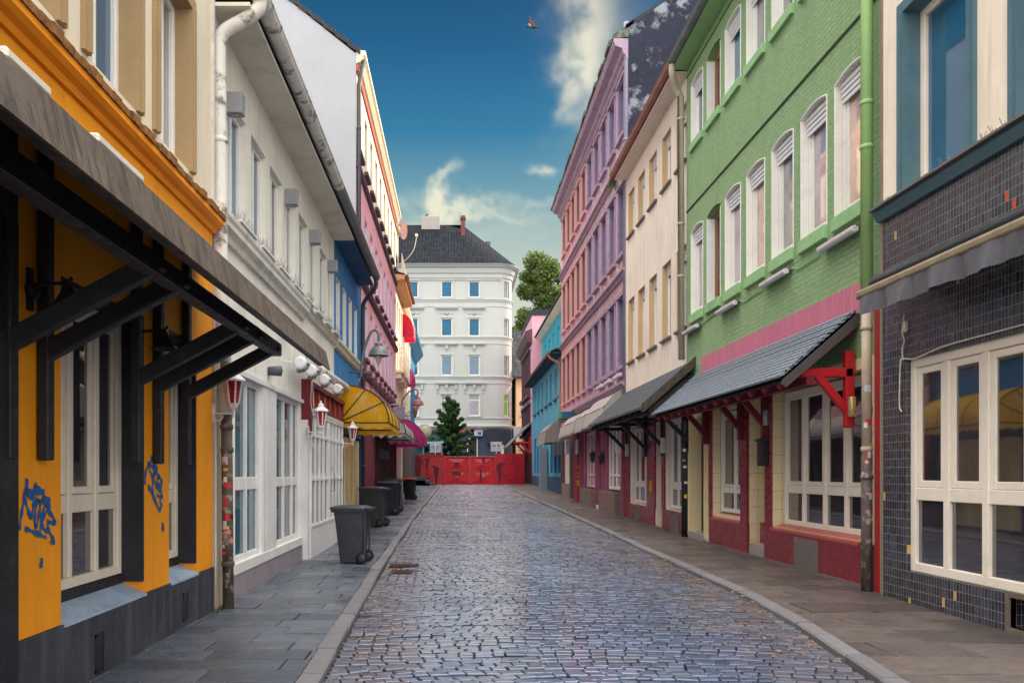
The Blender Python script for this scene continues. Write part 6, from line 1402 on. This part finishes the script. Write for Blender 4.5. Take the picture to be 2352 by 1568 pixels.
for poly in ([(245, 255), (330, 262), (375, 330), (340, 420), (335, 560), (300, 640), (245, 610)], [(400, 300), (490, 290), (480, 360), (440, 480), (415, 440), (430, 350)], [(505, 412), (570, 408), (632, 450), (640, 500), (620, 590), (600, 740), (572, 740), (578, 640), (552, 540), (556, 450)], [(330, 600), (420, 620), (520, 600), (470, 640), (400, 650)]):
    MB().prism(TM, gpts(poly), .0, .004).build('painted_figure', mural, lp, ORG[lp.name])
for s in ([(370, 330), (395, 400), (350, 440), (335, 520)], [(335, 510), (350, 580), (420, 600), (440, 540)], [(450, 440), (470, 500), (440, 560), (520, 580)], [(330, 620), (360, 700), (480, 720)], [(440, 480), (438, 570)], [(500, 610), (700, 605)], [(260, 270), (700, 268)]): m.ribbon(TM, gpts(s), .04, .006)
m.build('painted_figure', mural, lp, ORG[lp.name])
m = MB(); TM2 = TF(YG-.36)
for poly in ([(1570, 450), (1590, 385), (1650, 358), (1725, 385), (1665, 400), (1650, 470), (1640, 590), (1640, 690), (1608, 690), (1600, 560)], ): m.prism(TM2, gpts(poly), .0, .006)
m.build('painted_figure', mural, rp, ORG[rp.name])
m = MB()
bow = lambda u, v, w: (u, YG-.35+.5*max(0, (u-xc)/(xd-xc))**2-w, v)
for s in ([(1740, 260), (1730, 330), (1760, 390), (1830, 370), (1850, 300), (1800, 250)], [(1800, 400), (1880, 380), (1895, 520), (1830, 580), (1780, 520), (1800, 440)], [(1670, 440), (1660, 540), (1720, 570), (1780, 560)], [(1840, 250), (1910, 340), (1950, 480), (1975, 640)], [(1870, 250), (1960, 360), (2000, 560), (2015, 680)], [(1900, 420), (1920, 560), (1880, 620), (1960, 660)], [(1640, 600), (1720, 590), (1820, 620), (1900, 640)], [(1660, 640), (1760, 650), (1900, 690)], [(1770, 290), (1790, 330)], [(1680, 310), (1720, 320)], [(1640, 560), (1760, 600), (1700, 640), (1800, 660)]): m.ribbon(bow, gpts(s), .032, .006)
m.build('painted_figure', mural, rp, ORG[rp.name])
m = MB(); TM3 = TF(YG-.095)
for poly in ([(885, 357), (965, 357), (968, 410), (888, 415)], [(820, 520), (990, 512), (995, 570), (890, 578)], [(1335, 290), (1380, 288), (1385, 370), (1350, 372)], [(1300, 470), (1330, 470), (1335, 690), (1310, 690)], [(1380, 500), (1390, 505), (1400, 600), (1392, 600)]): MB().prism(TM3, gpts(poly), .0, .004).build('painted_figure', mural, fo, ORG[fo.name])
for s in ([(780, 500), (860, 530), (990, 525)], [(928, 578), (930, 690)], [(770, 700), (1100, 700)]): m.ribbon(TM3, gpts(s), .03, .002)
m.build('painted_figure', mural, fo, ORG[fo.name])
m = MB(); [m.cube(a, c, 57.3, 59.5, .6, z) for a, c, z in ((-3.3, -2.2, 1.25), (-3.3, -1.9, 1.0), (-3.3, -1.6, .8))]; o = m.build('steps', M('green_grey_steps', '#4a5654', .7, .15, 3)); tag(o, 'dark green grey steps at the wall before the gate', 'steps')
for x, lb in ((1000, 'grey sign back on a post behind the left gate panel'), (1140, 'grey sign back on a post above the right gate panel')):
    t = thing('road_sign', lb, 'road sign', (XP(x, 62), 62, .7), 'sign backs behind the gate'); cx = XP(x, 62); z = ZP(1028 if x < 1100 else 1025, 62)
    m = MB(); m.tube([(cx, 62, .7), (cx, 62, z+.35)], .035, 8); m.build('post', rail, t); m = MB(); m.cube(cx-.42, cx+.42, 62.04, 62.07, z-.36, z+.36); m.build('sign_plate', signgrey, t); m = MB(); m.beam((cx-.28, 62.0, z+.12), (cx+.28, 62.0, z+.12), .04, .05); m.build('clamp', rail, t)

# ---------------------------------------------------------------- wheelie bins
def bin_(label, loc, rz, body, lid, s=1.):
    t = thing('wheelie_bin', label, 'bin', (0, 0, 0), 'wheelie bins on the pavement')
    def rr(hx, hy, z, ox=0, r=.05):                 # rounded rectangle
        o = []
        for sx_, sy_, a0 in ((1, 1, 0), (-1, 1, 90), (-1, -1, 180), (1, -1, 270)):
            for k in range(4): a = R(a0+30*k); o.append((ox+sx_*(hx-r)+r*math.cos(a), sy_*(hy-r)+r*math.sin(a), z))
        return o
    def loft(m, rings):
        n = 16; v = [p for r in rings for p in r]; m.add(v, [(i*n+j, i*n+(j+1) % n, (i+1)*n+(j+1) % n, (i+1)*n+j) for i in range(len(rings)-1) for j in range(n)], True)
        m.face(rings[0][::-1]); m.face(rings[-1])
    m = MB(); loft(m, [rr(.19, .185, .02, .02), rr(.20, .195, .1, .02), rr(.255, .235, .84, -.01), rr(.26, .24, .86, -.01)])
    loft(m, [rr(.285, .25, .855, -.02), rr(.295, .258, .87, -.02), rr(.295, .258, .905, -.02)])
    m.box(TI(), .24, .27, -.2, -.17, .2, .86); m.box(TI(), .24, .27, .17, .2, .2, .86); m.build('body', body, t)
    m = MB(); loft(m, [rr(.31, .268, .908, -.025), rr(.312, .27, .925, -.025), rr(.295, .255, .945, -.025), rr(.22, .2, .965, -.02, .06), rr(.1, .1, .972, -.02)])
    m.box(TI(), .27, .36, -.22, .22, .9, .93); lo_ = m.build('lid', lid, t, bevel=.006)
    m = MB(); m.tube([(.33, -.2, .9), (.33, .2, .9)], .017, 8); m.build('handle', body, lo_, (0, 0, 0))
    m = MB(); m.tube([(.2, -.24, .1), (.2, .24, .1)], .014, 8); m.build('axle', darkpipe, t)
    for y in (-.235, .235):
        w = MB(); w.lathe((.22, y, .1), [(.045, -.022), (.085, -.025), (.1, -.015), (.1, .015), (.085, .025), (.045, .022)], 20, 'Y'); wo = w.build('wheel', tyre, t)
        w = MB(); w.lathe((.22, y, .1), [(.01, -.03), (.055, -.028), (.06, -.022), (.06, .022), (.055, .028), (.01, .03)], 14, 'Y'); w.build('hub', body, wo, (0, 0, 0))
    t.location = loc; t.scale = (s, s, s); t.rotation_euler = (0, 0, rz); ORG[t.name] = Vector(loc); return t
pz = lambda y: g(y)+.038
bin_('grey wheelie bin standing alone, nearest of the row', (-1.72, 13.55, pz(14)), R(-6), binplastic, binplastic, .97)
bin_('grey wheelie bin against the cream shutter, second from the white shopfront', (-2.17, 21.6, pz(21.6)), R(-14), binplastic, binplastic, 1.08)
bin_('black wheelie bin with a sagging lid, in front of another black bin', (-2.2, 26.4, pz(26.4)), R(-4), bindark, bindark, 1.12)
bin_('black wheelie bin tucked behind the other black bin', (-2.2, 28.1, pz(28.1)), R(3), bindark, bindark, 1.18)
bin_('black wheelie bin with an overfull orange red lid near the gate', (-2.15, 37.2, pz(37.2)), R(-8), bindark, orangelid, 1.0)

# ---------------------------------------------------------------- trees
def leafm(name, c1, c2):
    t = NT(name); a = t.node('ShaderNodeAttribute', attribute_name='tint'); base = t.mix(a.outputs['Fac'], C(c1), C(c2)); t.l.new(base, t.b.inputs['Base Color']); t.b.inputs['Roughness'].default_value = .5; t.b.inputs['Specular IOR Level'].default_value = .35
    tr = t.node('ShaderNodeBsdfTranslucent'); t.l.new(t.mix(.3, base, C('#a8b840')), tr.inputs[0]); mx = t.node('ShaderNodeMixShader'); mx.inputs[0].default_value = .3; t.l.new(t.b.outputs[0], mx.inputs[1]); t.l.new(tr.outputs[0], mx.inputs[2]); t.l.new(mx.outputs[0], t.n['Material Output'].inputs[0]); return t.m
def tree(name, label, base, trunk_h, clumps, n, leaf, mat, seed, tr_r):
    r = np.random.default_rng(seed); t = thing(name, label, 'tree', base); base = Vector(base); V = []; F = []; A = []; q = 0
    for (cx, cy, cz, rad, sz) in clumps:
        k = int(n*rad*rad/sum(c[3]**2 for c in clumps)); tone = r.uniform(.15, .85)
        for i in range(k):
            d = r.normal(size=3); d /= np.linalg.norm(d); rr_ = rad*r.uniform(.45, 1.05); p = np.array((cx, cy, cz))+d*rr_*np.array((1, 1, sz))
            nrm = d*.6+r.normal(size=3)*.7; nrm /= np.linalg.norm(nrm); u = np.cross(nrm, r.normal(size=3)); u /= np.linalg.norm(u); v = np.cross(nrm, u); s = leaf*r.uniform(.6, 1.3)
            V += [tuple(p-u*s), tuple(p-v*s*.45+nrm*s*.1), tuple(p+u*s), tuple(p+v*s*.45+nrm*s*.1)]; F.append((q, q+1, q+2, q+3)); q += 4; A.append(float(np.clip(tone+r.normal()*.2, 0, 1)))
    o = raw('crown', [tuple(Vector(p)-base) for p in V], F, A, mat, False); o.parent = t
    m = MB(); top = Vector((base.x, base.y, base.z+trunk_h)); m.tube([base, base+Vector((.02, 0, trunk_h*.5)), top], [tr_r, tr_r*.75, tr_r*.4], 8)
    for c in clumps[:14]:
        s0 = base+Vector((0, 0, trunk_h*r.uniform(.4, .95))); e = Vector(c[:3]); mid = (s0+e)/2+Vector((0, 0, -.15*c[3])); m.tube([s0, mid, e], [tr_r*.35, tr_r*.22, tr_r*.08], 5)
    m.build('trunk', bark, t); return t
r_ = np.random.default_rng(5)
cl = []
for i in range(64):                                # big round-headed tree, taller on the far side
    z = r_.uniform(9.5, 25); left = float(np.interp(z, [9, 12, 16, 20, 22.5, 25], [7.2, 6.9, 6.9, 7.2, 7.6, 9.6]))
    cl.append((left+(i % 4)/3*(12.6-left)+r_.uniform(-.3, .3), 88+r_.uniform(-3, 3), z, r_.uniform(.8, 1.5), .8))
tree('broadleaf_tree', 'tall green broadleaf tree behind the white corner building', (10.4, 88, .6), 18, cl, 34000, .2, leafm('broad_leaves', '#2f4a24', '#6e8040'), 4, .45)
cl = []
for i in range(34):                                # branch by branch: foliage along limbs that rise and spread
    f = i/34; z = 2.7+4.3*f; w = (2.0*(1-f)**.8+.2)*r_.uniform(.75, 1.2); a = i*2.4+r_.uniform(-.4, .4)
    for q_ in (.25, .5, .75, 1.0): cl.append((-.5+w*math.cos(a)*q_, 66+w*.7*math.sin(a)*q_, z+.55*q_**1.5+r_.uniform(-.1, .1), r_.uniform(.2, .3)*(1.25-.45*q_), .75))
cl += [(-.5, 66, 7.2, .2, 1.2), (-.48, 66, 6.9, .26, 1.1), (-.5, 66, 6.5, .3, 1), (-.45, 66, 6, .35, 1)]
tree('young_tree', 'young bushy dark green tree behind the red gate', (-.45, 66, .7), 5, cl, 15000, .13, leafm('dark_leaves', '#173a20', '#3f6a38'), 8, .1)
cl = [(5.95+r_.uniform(-.5, .8), 84+r_.uniform(-1, 1), z, r_.uniform(.5, .9), 1) for z in np.linspace(3, 11, 16)]
tree('yellowing_tree', 'narrow yellow green tree between the corner building and yellow house', (6.4, 84, .6), 9, cl, 5000, .18, leafm('yellow_leaves', '#8a8a2a', '#c4b245'), 9, .15)

# ---------------------------------------------------------------- birds
def bird(name, label, loc, s, flying):
    t = thing(name, label, 'bird', loc); x, y, z = loc
    if flying:
        m = MB(); m.lathe((x, y, z), [(.002*s, -.2*s), (.05*s, -.12*s), (.075*s, .0), (.07*s, .1*s), (.04*s, .17*s), (.045*s, .21*s), (.03*s, .26*s), (.004*s, .31*s)], 10, 'X')
        m.add([(x-.15*s, y-.02*s, z), (x-.34*s, y-.07*s, z-.005*s), (x-.36*s, y+.07*s, z), (x-.15*s, y+.02*s, z+.01*s)], [(0, 1, 2, 3)]); m.build('body', bird_m, t)
        for sgn, zz in ((-1, .24), (1, .3)):
            w = MB(); w.hexa([(x+.1*s, y+sgn*.04*s, z+.03*s), (x-.1*s, y+sgn*.04*s, z+.03*s), (x-.22*s, y+sgn*.26*s, z+zz*s), (x-.02*s, y+sgn*.22*s, z+zz*.8*s), (x+.1*s, y+sgn*.05*s, z+.045*s), (x-.1*s, y+sgn*.05*s, z+.04*s), (x-.22*s, y+sgn*.265*s, z+(zz+.01)*s), (x-.02*s, y+sgn*.225*s, z+(zz*.8+.015)*s)])
            w.face([(x-.22*s, y+sgn*.26*s, z+zz*s), (x-.02*s, y+sgn*.22*s, z+zz*.8*s), (x-.2*s, y+sgn*.42*s, z+(zz+.12)*s)]); w.build('wing', bird_w, t)
    else:
        m = MB(); m.tube([(x-.2*s, y, z+.08*s), (x-.08*s, y, z+.13*s), (x+.04*s, y, z+.2*s), (x+.12*s, y, z+.29*s), (x+.16*s, y, z+.33*s), (x+.24*s, y, z+.32*s)], [.015*s, .07*s, .1*s, .065*s, .055*s, .006*s], 10); m.beam((x-.32*s, y, z+.02*s), (x-.1*s, y, z+.12*s), .06*s, .02*s)
        m.tube([(x+.02*s, y+.03*s, z+.12*s), (x+.02*s, y+.03*s, z)], .008*s, 5); m.tube([(x+.02*s, y-.03*s, z+.12*s), (x+.02*s, y-.03*s, z)], .008*s, 5); m.build('body', bird_m, t)
    return t
bird('pigeon', 'dark pigeon flying alone high in the blue sky', (XP(1224, 40), 40, ZP(63, 40)), .95, True)
bird('perched_bird', 'black bird perched on the concrete chimney', (XE(974), YE+4.6, 25.1), 1.05, False)
